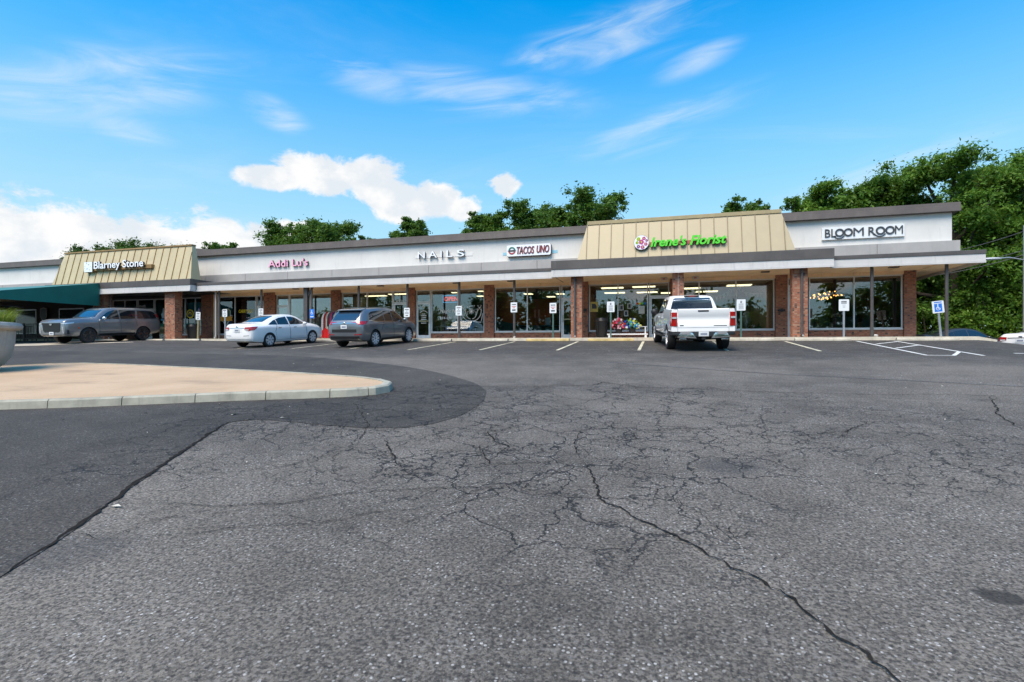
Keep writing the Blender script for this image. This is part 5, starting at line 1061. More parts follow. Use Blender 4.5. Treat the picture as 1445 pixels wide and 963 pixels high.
# ------------------------------------------------------------------ things on the walkway
def bin_(x, y, label, h=.98, r=.30):
    root = empty('litter_bin', (x, y, SWZ(x) + .012), label=label, cat='bin', group='black litter bins on the walkway')
    MB().lathe([(r * .72, 0), (r * .80, .05), (r * .98, h * .74), (r * 1.0, h * .80)], n=24).build('bin_body', M_BLACK, root, smooth=True); MB().lathe([(r * 1.05, h * .80), (r * 1.08, h * .83), (r * 1.02, h * .86), (r * .9, h * .99), (r * .6, h), (.01, h)], n=24).build('lid', M_BLACK, root, smooth=True)
    m_ = MB()
    for i in range(12): a = i * .5236; m_.bar((math.cos(a) * r * .82, math.sin(a) * r * .82, .08), (math.cos(a) * r * .985, math.sin(a) * r * .985, h * .70), .02, .02)
    m_.build('ribs', M_BLACK, root)
bin_(-2.80, 25.9, 'black litter bin under the florist window beside a green stake'); bin_(-27.75, 25.75, 'black litter bin beside the brick pier by the timber stake', .92, .36)
# low white bench with artificial flowers
root = empty('bench', (-1.55, 25.75, SWZ(-1.5) + .012), label='low white bench under the florist window', cat='bench'); MB().box(-.95, .95, -.18, .18, .14, .20).build('seat', M_WHITE, root, bevel=.01)
for sx in (-.85, .85): MB().box(sx - .05, sx + .05, -.16, .16, 0, .139).build('leg', M_WHITE, root); 
MB().box(.80, .86, .12, .17, .2, .52).build('arm_post', M_WHITE, root); MB().box(.45, .90, .12, .17, .521, .55).build('arm_rail', M_WHITE, root)
rf = random.Random(21)
def bouquet(x, label, cols, y=25.72):
    root = empty('flower_bunch', (x, y, SWZ(x) + .215), label=label, cat='flowers', group='artificial flowers on the bench'); MB().lathe([(.13, 0), (.17, .22), (.16, .22), (.12, .02)], n=14).build('pot', M_TRIM, root, smooth=True)
    lf = MB(); bl = [MB() for _ in cols]
    for i in range(95):
        a, e_ = rf.uniform(0, 6.283), rf.uniform(-.45, 1.35); rr_ = rf.uniform(.22, .37); p = Vector((math.cos(a) * math.cos(e_) * rr_ * 1.15, math.sin(a) * math.cos(e_) * rr_ * .8, .36 + math.sin(e_) * rr_ * 1.0))
        if i % 4 == 0: lf.bar(p * .9, p * 1.06 + Vector((0, 0, .03)), .05, .008)
        else:
            m_ = bl[rf.randrange(len(cols))]; r0 = rf.uniform(.028, .05)
            for q in range(5): t_ = q * 1.2566 + a; m_.ell((p.x + r0 * .7 * math.cos(t_), p.y + rf.uniform(-.01, .01), p.z + r0 * .7 * math.sin(t_)), (r0 * .62, r0 * .4, r0 * .62), 6, 4)
    lf.build('leaves', pm('silk_leaf', (.03, .10, .02), .7), root)
    for m_, c0 in zip(bl, cols): m_.build('blossoms', pm('silk_%d_%d_%d' % tuple(int(v * 99) for v in c0), c0, .6), root, smooth=True, kind='stuff')
bouquet(-1.95, 'bunch of red and pink artificial flowers on the bench', [(.55, .015, .02), (.75, .10, .22), (.80, .35, .42), (.62, .02, .06), (.8, .75, .7)]); bouquet(-1.32, 'bunch of blue, teal and lime artificial flowers on the bench', [(.02, .09, .50), (.35, .55, .05), (.02, .32, .45), (.70, .68, .10), (.75, .78, .8), (.04, .05, .3)])
# bench and tables at the pub
root = empty('bench', (-30.0, 25.7, SWZ(-30) + .012), label='dark slatted bench beside the pub door', cat='bench')
for i in range(4): MB().box(-.75, .75, -.22 + i * .11, -.13 + i * .11, .42, .45).build('slat', pm('bench_wood', (.20, .12, .06), .7, var=.2), root)
for sx in (-.68, .68): MB().box(sx - .03, sx + .03, -.22, .22, 0, .42).build('leg', M_BLACK, root)
# pub patio railing
root = empty('railing', (-40.6, 23.0, gz(-40.6, 23)), label='black metal patio railing below the teal awning', cat='railing')
MB().box(-8.5, 5.4, -.02, .02, 1.02, 1.06).build('top_rail', M_BLACK, root); MB().box(-8.5, 5.4, -.015, .015, .12, .15).build('bottom_rail', M_BLACK, root)
bal = MB().box(-.012, .012, -.012, .012, .15, 1.02).mesh('baluster', M_BLACK)
for i in range(96): o = link('baluster', bal, root); o.location.x = -8.45 + i * .145
for x in (-8.5, -5.7, -2.9, -.1, 2.6, 5.4): MB().box(x - .035, x + .035, -.035, .035, -.1, 1.10).build('rail_post', M_BLACK, root)
def patio_set(x, y, lab):
    root = empty('patio_chair', (x, y, gz(x, y)), rf_p.uniform(-2, 2), label=lab, cat='chair', group='black patio chairs under the awning'); MB().box(-.22, .22, -.22, .22, .43, .46).build('seat', M_BLACK, root)
    for i in range(5): MB().box(-.20 + i * .095, -.17 + i * .095, .20, .22, .46, .95).build('back_slat', M_BLACK, root)
    MB().box(-.22, .22, .195, .225, .95, .99).build('back_rail', M_BLACK, root)
    for sx in (-.2, .2):
        for sy in (-.2, .2): MB().box(sx - .015, sx + .015, sy - .015, sy + .015, 0, .43).build('leg', M_BLACK, root)
rf_p = random.Random(9)
for i, (x, y) in enumerate(((-37.3, 24.0), (-38.4, 23.7), (-39.6, 24.1))): patio_set(x, y, ['black patio chair nearest the big suv', 'black patio chair in the middle of the railing', 'black patio chair by the planter end of the railing'][i])
root = empty('shield_sign', (-43.0, 27.3, 3.9), label='dark shield shaped sign on the pub wall', cat='sign'); MB().prism([(-.32, .42), (0, .50), (.32, .42), (.32, -.12), (.2, -.36), (0, -.50), (-.2, -.36), (-.32, -.12)], -.06, -.02).build('shield', pm('sign_rim', (.30, .31, .32), .5), root); MB().prism([(-.26, .36), (0, .43), (.26, .36), (.26, -.1), (.16, -.30), (0, -.42), (-.16, -.30), (-.26, -.1)], -.07, -.061).build('field', M_LD, root)
root = empty('hanging_sign', (-40.9, 20.4, 3.35), label='small green and white sign hanging at the left edge', cat='sign'); MB().box(-.45, .45, -.02, .02, 0, .55).build('board', pm('pub_green', (.01, .17, .12), .5), root); MB().box(-.38, .40, -.026, -.021, .33, .41).build('printed_lines', M_LW, root); MB().box(-.38, .34, -.026, -.021, .08, .22).build('printed_lines', M_LW, root)
# clothes on rails outside and inside the boutique
def rail(x0, x1, y, zb, label, top=1.45):
    root = empty('clothes_rail', ((x0 + x1) / 2, y, zb), label=label, cat='clothes rail'); h = (x1 - x0) / 2
    MB().tube([(-h, 0, top), (h, 0, top)], .014, 8).build('rod', M_CHROME, root)
    for sx in (-h, h): MB().tube([(sx, 0, 0), (sx, 0, top)], .013, 8).tube([(sx, -.22, .03), (sx, .22, .03)], .013, 6).build('upright', M_CHROME, root)
def garment(x, y, ztop, ln, col, label, wd=.40, rz=.9):
    m_ = MB(); n = 14; vs = []; ph = rf.uniform(0, 6)
    for j in range(8):
        v = j / 7; half = wd / 2 * (.35 + .65 * min(1, v * 5)) * (1 + .12 * v)
        for i in range(n):
            u = i / (n - 1) * 2 - 1; yy = .035 * math.sin(u * 7 + ph) * (.2 + v); vs.append((u * half, yy, -ln * v - .06 * abs(u) * (1 - v)))
    k = len(vs); vs += [(a, b_ + .03, c__) for a, b_, c__ in vs]
    fs = [(j * n + i, j * n + i + 1, (j + 1) * n + i + 1, (j + 1) * n + i) for j in range(7) for i in range(n - 1)]; fs += [tuple(q + k for q in reversed(f)) for f in fs]
    m_.add(vs, fs); o = m_.build('garment', pm('cloth_%d_%d_%d' % tuple(int(c__ * 99) for c__ in col), col, .85, var=.12, vs=12), smooth=True, label=label, cat='clothing', group='clothes hanging on the rails'); o.location = (x, y, ztop); o.rotation_euler.z = rz
zb = SWZ(-18) + .02
rail(-18.55, -17.25, 25.9, zb, 'clothes rail on the walkway hung with mixed garments', 1.55)
GC = [((.72, .70, .66), 'white'), ((.55, .03, .03), 'scarlet'), ((.60, .56, .44), 'cream'), ((.10, .09, .10), 'black'), ((.42, .02, .05), 'crimson'), ((.05, .05, .16), 'navy'), ((.46, .42, .34), 'beige'), ((.36, .34, .30), 'taupe'), ((.62, .60, .56), 'pale grey'), ((.40, .36, .28), 'khaki')]
for i, (c0, nm) in enumerate(GC): garment(-18.45 + i * .125, 25.9, zb + 1.53, rf.uniform(.8, 1.15), c0, '%s garment on the rail outside the boutique' % nm)
garment(-18.30, 25.70, zb + .62, .58, (.60, .01, .01), 'bright red garment low on the walkway by the blue sign', .42, .1); garment(-17.35, 25.7, zb + .62, .50, (.46, .01, .28), 'magenta garment low beside the crossover', .40, .2)
rail(-21.9, -19.4, 28.3, 1.98, 'clothes rail of white tops inside the boutique window', 1.5)
ORD = ['first', 'second', 'third', 'fourth', 'fifth', 'sixth', 'seventh', 'eighth', 'ninth', 'tenth', 'eleventh', 'twelfth', 'thirteenth', 'fourteenth']
for i in range(14): garment(-21.8 + i * .18, 28.3, 3.46, rf.uniform(.7, .95), [(.66, .64, .60), (.58, .57, .55), (.70, .69, .66)][i % 3], '%s top, %s from the boutique door on the inner rail' % (['off white', 'pale grey', 'white'][i % 3], ORD[i]), .40, 1.1)
rail(-21.9, -19.3, 30.2, 1.98, 'clothes rail of dark coats deep inside the boutique', 1.9)
for i in range(12): garment(-21.7 + i * .20, 30.2, 3.86, rf.uniform(.8, 1.1), [(.03, .03, .035), (.06, .045, .05)][i % 2], '%s coat, %s from the boutique door on the far rail' % (['black', 'dark brown'][i % 2], ORD[i]), .45, 1.0)

# ------------------------------------------------------------------ in the windows
def wtext(txt, x0, x1, z, cap, mat, name='lettering', y=YF + .055, **kw):
    return lettering(txt, x0, x1, z, y, None, mat, cap, .004, single=True, name=name, origin=((x0 + x1) / 2, y, z), **kw)[0]
def wplace(o, x, z, label, cat='window lettering', y=YF + .055): o.location = (x, y, z); setp(o, label, cat)
o = wtext('Magic Nails', -12.05, -10.75, 0, .20, M_LW, shear=.25); wplace(wtext('Magic Nails', -12.05, -10.72, 3.47, .19, M_LW, shear=.3), -11.385, 3.47, 'white Magic Nails lettering on the salon window'); bpy.data.objects.remove(o)
wplace(wtext('314-496-7899', -12.05, -10.78, 3.10, .15, M_LW), -11.415, 3.10, 'white telephone number on the salon window')
M_NEONR = pm('neon_red', (.9, .1, .08), .4, emit=(1, .08, .06), es=.6); M_NEONB = pm('neon_blue', (.1, .4, .9), .4, emit=(.10, .50, 1), es=.35); M_YEL = pm('yellow_letter', (.80, .62, .02), .5)
root = empty('open_sign', (-11.43, YF + .20, 4.08), label='lit red OPEN sign with blue border in the salon window', cat='sign'); m_ = MB()
for a, b_ in (((-.48, 0, -.02), (.48, 0, -.02)), ((.48, 0, -.02), (.48, 0, .36)), ((.48, 0, .36), (-.48, 0, .36)), ((-.48, 0, .36), (-.48, 0, -.02))): m_.tube([a, b_], .016, 6)
m_.build('border_tube', M_NEONB, root); lettering('OPEN', -.42, .42, .06, 0, root, M_NEONR, .24, .02, .012)
root = empty('open_sign', (-20.75, YF + .25, 3.56), label='lit red OPEN sign in the boutique window', cat='sign'); lettering('OPEN', -.28, .28, 0, 0, root, M_NEONR, .17, .02, .012)
root = empty('open_sign', (-5.75, YF + .25, 4.22), label='unlit framed OPEN sign in the taqueria window', cat='sign'); lettering('OPEN', -.30, .24, .06, 0, root, pm('dim_letter', (.30, .30, .30), .5), .16, .02)
m_ = MB()
for q in ((-.42, .36, -.06, -.03), (-.42, .36, .30, .33), (-.42, -.39, -.03, .30), (.33, .36, -.03, .30)): m_.box(q[0], q[1], -.02, .02, q[2], q[3])
m_.build('frame', M_STEEL, root)
o = wtext('CARRY OUT', -25.95, -24.85, 3.72, .20, M_YEL, offset=.015); wplace(o, -25.4, 3.72, 'yellow CARRY OUT lettering on the pub window')
o = wtext('6323', -14.80, -14.25, 4.10, .16, M_LW); wplace(o, -14.52, 4.10, 'white number 6323 on the glass above the door', y=YF + .05)
# hand drawn in white on the salon window: open hands, flower and leaves
root = empty('window_drawing', (-10.15, YF + .055, 3.4), label='white line drawing of hands and flower on the salon window', cat='window drawing'); m_ = MB()
def stroke(pts, r=.014): m_.tube([(a, 0, b_) for a, b_ in pts], r, 5)
for q in (-1, 1):
    stroke([(q * (.08 + .50 * math.sin(t_)), -.42 + .62 * (1 - math.cos(t_)) * .9) for t_ in np.linspace(0, 1.75, 10)], .02); stroke([(q * (.05 + .30 * math.sin(t_)), -.30 + .5 * (1 - math.cos(t_))) for t_ in np.linspace(0, 1.7, 8)], .016)
    for k in range(4): stroke([(q * (.22 + .09 * k), -.1 + .12 * k), (q * (.26 + .11 * k), .06 + .13 * k), (q * (.20 + .1 * k), .12 + .12 * k)], .013)
    stroke([(q * .10, -.44), (q * .55, -.50), (q * .62, -.30), (q * .66, 0)], .02)
for k in range(7): a = k * .898; stroke([(0, .12), (.14 * math.cos(a), .12 + .14 * math.sin(a)), (.17 * math.cos(a + .4), .12 + .17 * math.sin(a + .4)), (0, .12)], .012)
for k in range(10): a = rf.uniform(-.2, 3.3); rr_ = rf.uniform(.55, .72); m_.ell((rr_ * math.cos(a) * .95, 0, -.05 + rr_ * math.sin(a) * .8), (.028, .006, .028), 6, 4)
m_.build('chalk_lines', M_LW, root)
root = empty('window_decal', (-13.05, YF + .05, 2.9), label='white printed lines on the salon door glass', cat='window lettering'); m_ = MB()
for k, (ww, zz) in enumerate(((.22, .50), (.34, .40), (.30, .28), (.34, .18), (.28, .08), (.32, -.02), (.2, .9), (.12, 1.0))): m_.box(-ww / 2, ww / 2, 0, .004, zz, zz + .035)
w_ = ring(0, .45, .24, .27, R(30), R(150), 0, .004, 10); m_.add(w_.v, w_.f); m_.build('fine_print', M_LW, root, kind='stuff')
# pub window stickers: round yellow badge, blue oval, green panel with tan scroll, shield
def sticker(x, z, label, parts, cat='window sticker', y=YF + .05):
    root = empty('window_sticker', (x, y, z), label=label, cat=cat)
    for nm, mm, mt in parts: mm.build(nm, mt, root)
disc = lambda r, y0=0, cx_=0, cz_=0: MB().lathe([(r, y0), (r, y0 - .004)], (cx_, 0, cz_), 24, 'y')
M_PG = pm('panel_green', (.01, .14, .09), .5); M_TANS = pm('scroll_tan', (.42, .33, .18), .6)
sticker(-29.85, 3.72, 'round yellow and black beer badge in the pub window', [('badge_rim', disc(.30), M_YEL), ('badge_field', disc(.22, -.005), M_LD), ('swirl', ring(0, 0, .07, .13, R(-30), R(200), -.014, -.010, 10), M_YEL)])
sticker(-29.12, 3.78, 'tall blue oval beer badge in the pub window', [('oval', MB().prism([(.14 * math.cos(a), .34 * math.sin(a)) for a in np.linspace(0, 6.28, 20)[:-1]], -.004, 0), pm('badge_violet', (.10, .12, .42), .5)), ('stripe', MB().box(-.04, .04, -.008, -.005, -.24, .24), M_LW)])
for x, nm in ((-32.2, 'beside the pub door'), (-29.7, 'under the round beer badge')):
    sticker(x, 2.75, 'green panel with tan scroll %s' % nm, [('panel', MB().box(-.55, .55, -.004, 0, -.35, .35), M_PG), ('scroll', MB().prism([(-.5, -.32), (.5, -.32), (.5, -.02), (.25, .12), (-.1, .15), (-.5, .0)], -.009, -.005), M_TANS), ('drawing', MB().box(-.25, .25, -.013, -.010, -.25, -.02), pm('scroll_dark', (.12, .12, .05), .6))])
sticker(-32.1, 3.75, 'pale blue kilted figure sticker beside the pub door', [('figure', MB().prism([(-.05, .4), (.12, .36), (.08, .15), (.22, .02), (.10, -.06), (.14, -.28), (-.12, -.28), (-.20, .0), (-.08, .1)], -.004, 0), pm('pale_blue_ink', (.40, .58, .70), .5)), ('base', MB().box(-.22, .22, -.004, 0, -.44, -.32), pm('sky_blue_ink', (.08, .36, .60), .5))])
sticker(-26.95, 3.45, 'shield shaped crest with orange ribbon on the pub window', [('shield', MB().prism([(-.38, .42), (-.18, .56), (.18, .56), (.38, .42), (.38, -.1), (0, -.58), (-.38, -.1)], -.004, 0), pm('crest_rim', (.50, .48, .38), .5)), ('field', MB().prism([(-.32, .40), (-.16, .51), (.16, .51), (.32, .40), (.32, -.08), (0, -.50), (-.32, -.08)], -.008, -.005), pm('crest_field', (.02, .07, .05), .5)), ('ribbon', MB().prism([(-.52, .04), (.52, .04), (.46, -.12), (.52, -.24), (-.52, -.24), (-.46, -.12)], -.013, -.009), pm('ribbon_orange', (.62, .30, .03), .5))])
sticker(-34.0, 4.3, 'white winged beer badge above the pub door', [('wing', MB().prism([(-.38, -.10), (-.3, .12), (0, .05), (.3, .12), (.38, -.10), (0, -.04)], -.004, 0), pm('dim_white_ink', (.40, .42, .44), .5))])
sticker(-3.35, 3.62, 'yellow poster with a dark state outline in the florist window', [('sheet', MB().box(-.20, .20, -.004, 0, -.26, .26), pm('poster_yellow', (.55, .42, .10), .6)), ('outline', MB().prism([(-.12, .16), (.06, .16), (.14, .0), (.12, -.10), (-.12, -.10)], -.008, -.005), M_LD)], 'poster')
sticker(-.95, 3.42, 'white notice sheet near the florist door', [('sheet', MB().box(-.15, .15, -.004, 0, -.20, .20), pm('paper', (.60, .62, .60), .7))], 'notice'); sticker(-.98, 3.74, 'row of coloured letters near the florist door', [('dot', disc(.06, 0, -.18), M_INKR), ('dot', disc(.06, 0, -.06), M_YEL), ('dot', disc(.06, 0, .06), M_LGREEN), ('dot', disc(.06, 0, .18), M_INKB)])
for i, (x, z) in enumerate(((-1.95, 3.55), (-1.55, 3.62), (-1.72, 3.25))): sticker(x, z, ['pale photo print beside the florist mullion', 'pale photo print high in the florist window', 'pale photo print below the others in the florist window'][i], [('sheet', MB().box(-.11, .11, -.004, 0, -.15, .15), pm('print_paper', (.45, .46, .45), .6)), ('picture', MB().box(-.06, .06, -.008, -.005, -.09, .10), M_LD)], 'photo print')
# bunting in the florist windows
def bunting(x0, x1, z, sag, label, n):
    root = empty('bunting', ((x0 + x1) / 2, YF + .32, z), label=label, cat='bunting'); h = (x1 - x0) / 2; f = lambda u: -sag * (1 - u * u)
    MB().tube([(u * h, 0, f(u)) for u in np.linspace(-1, 1, 17)], .006, 5).build('cord', M_LW, root)
    cols = [(.55, .55, .50), (.52, .40, .40), (.50, .52, .40), (.42, .50, .52)]
    for i in range(n): u = -1 + 2 * (i + .5) / n; MB().prism([(u * h - .085, f(u)), (u * h + .085, f(u)), (u * h, f(u) - .22)], -.003, .003).build('pennant', pm('pennant_%d' % (i % 4), cols[i % 4], .8), root)
bunting(3.6, 5.05, 4.55, .42, 'bunting across the pane right of the pickup', 9); bunting(1.9, 3.4, 4.50, .45, 'bunting across the pane behind the pickup cab', 9); bunting(-3.5, -2.2, 4.40, .50, 'bunting across the pane above the yellow poster', 8); bunting(-2.05, -.7, 4.42, .48, 'bunting across the pane beside the florist door', 8)
# furnishings
def table(x, y, wd, dp, h, label, mat, z0=1.98):
    root = empty('table', (x, y, z0), label=label, cat='table'); MB().box(-wd / 2, wd / 2, -dp / 2, dp / 2, h - .05, h).build('table_top', mat, root, bevel=.008)
    for sx in (-1, 1):
        for sy in (-1, 1): MB().box(sx * (wd / 2 - .07) - .03, sx * (wd / 2 - .07) + .03, sy * (dp / 2 - .07) - .03, sy * (dp / 2 - .07) + .03, 0, h - .05).build('leg', mat, root)
M_CW = pm('counter_white', (.50, .55, .53), .5); M_DCH = pm('dark_upholstery', (.018, .02, .021), .6); M_TCL = pm('table_linen', (.38, .33, .25), .8)
table(-11.9, 28.6, 1.5, .6, .78, 'white manicure table at the salon window', M_CW); table(-11.9, 30.2, 1.6, .6, 1.05, 'white reception desk inside the nail salon', M_CW); table(-10.0, 29.0, 1.2, .6, .75, 'white manicure table behind the window drawing', M_CW)
for i, x in enumerate((-12.3, -11.3)): 
    root = empty('monitor', (x, 28.6, 2.76), label=['white box on the left of the manicure table', 'white box on the right of the manicure table'][i], cat='box'); MB().box(-.13, .13, -.1, .1, 0, .26).build('casing', M_CW, root, bevel=.01); MB().box(-.09, .09, -.106, -.101, .05, .21).build('screen', pm('dim_screen', (.25, .28, .28), .3), root)
table(-7.6, 29.2, 1.1, .7, .75, 'dark dining table left in the taqueria', M_DCH); table(-6.2, 30.2, 1.1, .7, .75, 'dark dining table right in the taqueria', M_DCH)
root = empty('wall_menu', (-6.05, 34.9, 3.5), label='dark screen on the terracotta wall of the taqueria', cat='screen'); MB().box(-1.1, .6, -.08, 0, -.5, .5).build('casing', M_BLACK, root, bevel=.02)
root = empty('menu_card', (-6.05, 28.6, 2.75), label='pale card standing on the taqueria table', cat='card'); MB().box(-.15, .15, -.01, .01, 0, .42).build('sheet', pm('pale_blue_card', (.45, .56, .62), .6), root); MB().box(-.16, .16, -.06, .06, -.02, 0).build('foot', M_BLACK, root)
def chair(x, y, rz, label):
    root = empty('dining_chair', (x, y, 1.98), rz, label=label, cat='chair', group='dark chairs in the dim salon'); MB().box(-.23, .23, -.23, .23, .43, .49).build('seat', M_DCH, root, bevel=.02); MB().prism(rrect(-.23, .23, .50, .98, .08, 4), .20, .25).build('backrest', M_DCH, root)
    for sx in (-.2, .2):
        for sy in (-.2, .2): MB().box(sx - .018, sx + .018, sy - .018, sy + .018, 0, .43).build('leg', M_BLACK, root)
CH = [(6.95, 28.5), (7.5, 28.6), (8.15, 28.5), (8.75, 28.55), (9.3, 28.5)]
for i, (x, y) in enumerate(CH): chair(x, y, math.pi + rf.uniform(-.2, .2), ['leftmost dark chair along the dim salon window', 'second dark chair along the dim salon window', 'third dark chair along the dim salon window', 'fourth dark chair along the dim salon window', 'last dark chair along the dim salon window'][i])
for i, x in enumerate((7.75, 9.6)):
    root = empty('draped_table', (x, 29.2, 1.98), label=['cream cloth table between the chairs, left of the mullion', 'cream cloth table behind the round post'][i], cat='table'); MB().lathe([(.50, 0), (.40, .3), (.36, .74), (.34, .76), (.01, .765)], n=20).build('cloth', M_TCL, root, smooth=True)
for i, (x, y) in enumerate(((7.1, 29.3), (8.35, 29.3))):
    root = empty('vase_of_flowers', (x, y, 2.72), label=['white flower arrangement left in the dim salon', 'white flower arrangement behind the steel stake'][i], cat='flowers'); MB().lathe([(.08, 0), (.11, .1), (.07, .22)], n=12).build('vase', M_TRIM, root, smooth=True); m_ = MB()
    for _ in range(34): a, e_ = rf.uniform(0, 6.28), rf.uniform(0, 1.4); m_.ell((.26 * math.cos(a) * math.cos(e_), .2 * math.sin(a) * math.cos(e_), .26 + .18 * math.sin(e_)), (.04, .04, .03), 6, 4)
    m_.build('blossoms', pm('pale_petals', (.42, .40, .38), .7), root, smooth=True, kind='stuff')
M_BULB = pm('warm_bulb', (1, .7, .35), .4, emit=(1, .40, .09), es=2.6)
for i, (x, y, z) in enumerate(((7.55, 29.6, 4.02), (8.15, 31.2, 4.22), (9.05, 32.6, 4.45))):
    root = empty('chandelier', (x, y, z), label=['branched chandelier of warm bulbs, lowest in the dim salon', 'branched chandelier of warm bulbs, middle of the dim salon', 'branched chandelier of warm bulbs seen near the mullion'][i], cat='chandelier')
    MB().tube([(0, 0, 0), (0, 0, 4.82 - z)], .01, 6).build('stem', M_BLACK, root); m_ = MB(); pts = []
    for q in range(11): a = q * 2.4; rr_ = .18 + .30 * ((q * .37) % 1); p = Vector((math.cos(a) * rr_ * 1.15, math.sin(a) * rr_, (((q * 7) % 5) - 2) * .05)); pts.append(p); m_.tube([(0, 0, 0), tuple(p)], .006, 5)
    m_.build('arms', pm('brass', (.35, .22, .08), .35, .8), root)
    for p in pts: b_ = MB().ell((0, 0, 0), (.030, .030, .036), 8, 6).build('bulb', M_BULB, root, smooth=True); b_.location = p
# plants and stock in the florist
for i, (x, y, h, lab) in enumerate(((1.45, 28.6, .9, 'potted greenery behind the pickup in the florist window'), (4.15, 28.7, 1.1, 'pale figure stand with greenery right of the pickup'), (4.75, 28.9, .7, 'low potted greenery in the corner of the florist window'), (-3.0, 28.7, .9, 'potted greenery behind the yellow poster'), (-1.6, 29.2, .8, 'potted greenery behind the florist mullion'), (2.7, 29.0, .8, 'potted greenery left of the pale figure stand'))):
    root = empty('potted_plant', (x, y, 1.98), label=lab, cat='plant'); MB().lathe([(.14, 0), (.18, .32), (.16, .32), (.12, .04)], n=14).build('pot', pm('pot_grey', (.25, .25, .24), .7), root, smooth=True); m_ = MB()
    for _ in range(70): a, e_ = rf.uniform(0, 6.28), rf.uniform(.1, 1.5); L = rf.uniform(.25, .55) * h; p = Vector((math.cos(a) * math.cos(e_), math.sin(a) * math.cos(e_), math.sin(e_))) * L + Vector((0, 0, .35)); m_.bar(p * .9, p, .07, .006)
    m_.build('leaves', pm('indoor_leaf', (.06, .12, .05), .6), root)
    if i == 1: MB().lathe([(.10, .4), (.16, .9), (.13, 1.2), (.03, 1.35)], n=14).build('figure', pm('pale_figure', (.42, .45, .42), .7), root, smooth=True)
table(2.3, 30.5, 3.6, .8, .95, 'long dark counter inside the florist', pm('counter_brown', (.10, .07, .05), .6)); table(-2.2, 30.6, 2.4, .8, .95, 'dark display table inside the florist left room', MATS['counter_brown'])
# round lamp-like wall sconces at brick piers of the salon end are too small to show
# ------------------------------------------------------------------ planter with grasses
root = empty('planter', (-17.15, 9.0, gz(-17.15, 9.0) + .145), label='round grey concrete planter with rolled rim at the left edge', cat='planter')
M_PLC = pm('planter_concrete', (.38, .365, .335), .9, var=.14, vs=2.0, bump=.4, bs=55, dirt=((.14, .14, .125), .5))
MB().lathe([(.42, 0), (.60, .05), (.80, .20), (.93, .42), (.98, .70), (1.0, 1.02), (.9, 1.02)], n=40).build('bowl', M_PLC, root, smooth=True); MB().lathe([(.96, 1.0), (1.06, 1.0), (1.12, 1.04), (1.135, 1.10), (1.10, 1.16), (1.02, 1.185), (.93, 1.16), (.90, 1.08)], n=40).build('rim', M_PLC, root, smooth=True)
MB().lathe([(.93, 1.04), (.93, 1.10), (.01, 1.12)], n=24).build('soil', pm('soil', (.05, .035, .025), .95), root)
root.scale = (1.04, 1.04, 1.1)
plant = empty('ornamental_grass', (-17.15, 9.0, root.location.z + 1.23), label='yellow green arching grass growing in the planter', cat='plant')
def blades(n, seed, R0, H, wd):
    r = random.Random(seed); m_ = MB()
    for _ in range(n):
        a, q = r.uniform(0, 6.283), R0 * math.sqrt(r.random()); b0 = Vector((q * math.cos(a), q * math.sin(a), -.03)); da = a + r.uniform(-.9, .9); out = r.uniform(.15, .55) * H * 1.5; h = r.uniform(.5, 1.0) * H; d_ = Vector((math.cos(da), math.sin(da), 0)); s_ = Vector((-d_.y, d_.x, 0)) * wd * r.uniform(.6, 1.2)
        ps = [b0 + d_ * out * t_ ** 1.6 + Vector((0, 0, h * (1.5 * t_ - .62 * t_ * t_))) for t_ in (0, .35, .7, 1)]; k = len(m_.v)
        for i, p in enumerate(ps): wv = s_ * (1 - i / 3.2); m_.v += [tuple(p - wv), tuple(p + wv)]
        for i in range(3): m_.f.append((k + 2 * i, k + 2 * i + 1, k + 2 * i + 3, k + 2 * i + 2)); m_.mi.append(m_.cur)
    return m_
def leafmat(name, c0, c1, c2, trans=.45, rough=.5):
    m = bpy.data.materials.new(name); m.use_nodes = True; t = NT(m.node_tree); b = t.n['Principled BSDF']
    rnd_ = t.node('ShaderNodeNewGeometry').outputs['Random Per Island']; co = t.node('ShaderNodeTexCoord').outputs['Object']
    c = t.mix(t.ss(rnd_, .0, .6), c0, c1); c = t.mix(t.ss(rnd_, .72, 1.), c, c2); c = t.mix(t.m('MULTIPLY', t.ss(t.noise(co, .55, 3, .5), .38, .66), .55), c, tuple(q * .55 for q in c0))
    t.put(b.inputs['Base Color'], c); b.inputs['Roughness'].default_value = rough; b.inputs['Specular IOR Level'].default_value = .3
    tl = t.node('ShaderNodeBsdfTranslucent'); t.put(tl.inputs[0], t.mix(.5, c, (.16, .24, .02))); mx = t.node('ShaderNodeMixShader', {0: trans}); t.l.new(b.outputs[0], mx.inputs[1]); t.l.new(tl.outputs[0], mx.inputs[2]); t.l.new(mx.outputs[0], t.n['Material Output'].inputs[0])
    MATS[name] = m; return m
M_GRASS = leafmat('grass_blade', (.14, .22, .025), (.24, .32, .04), (.42, .40, .10), .35)
blades(1300, 4, .98, .60, .012).build('blades', M_GRASS, plant)
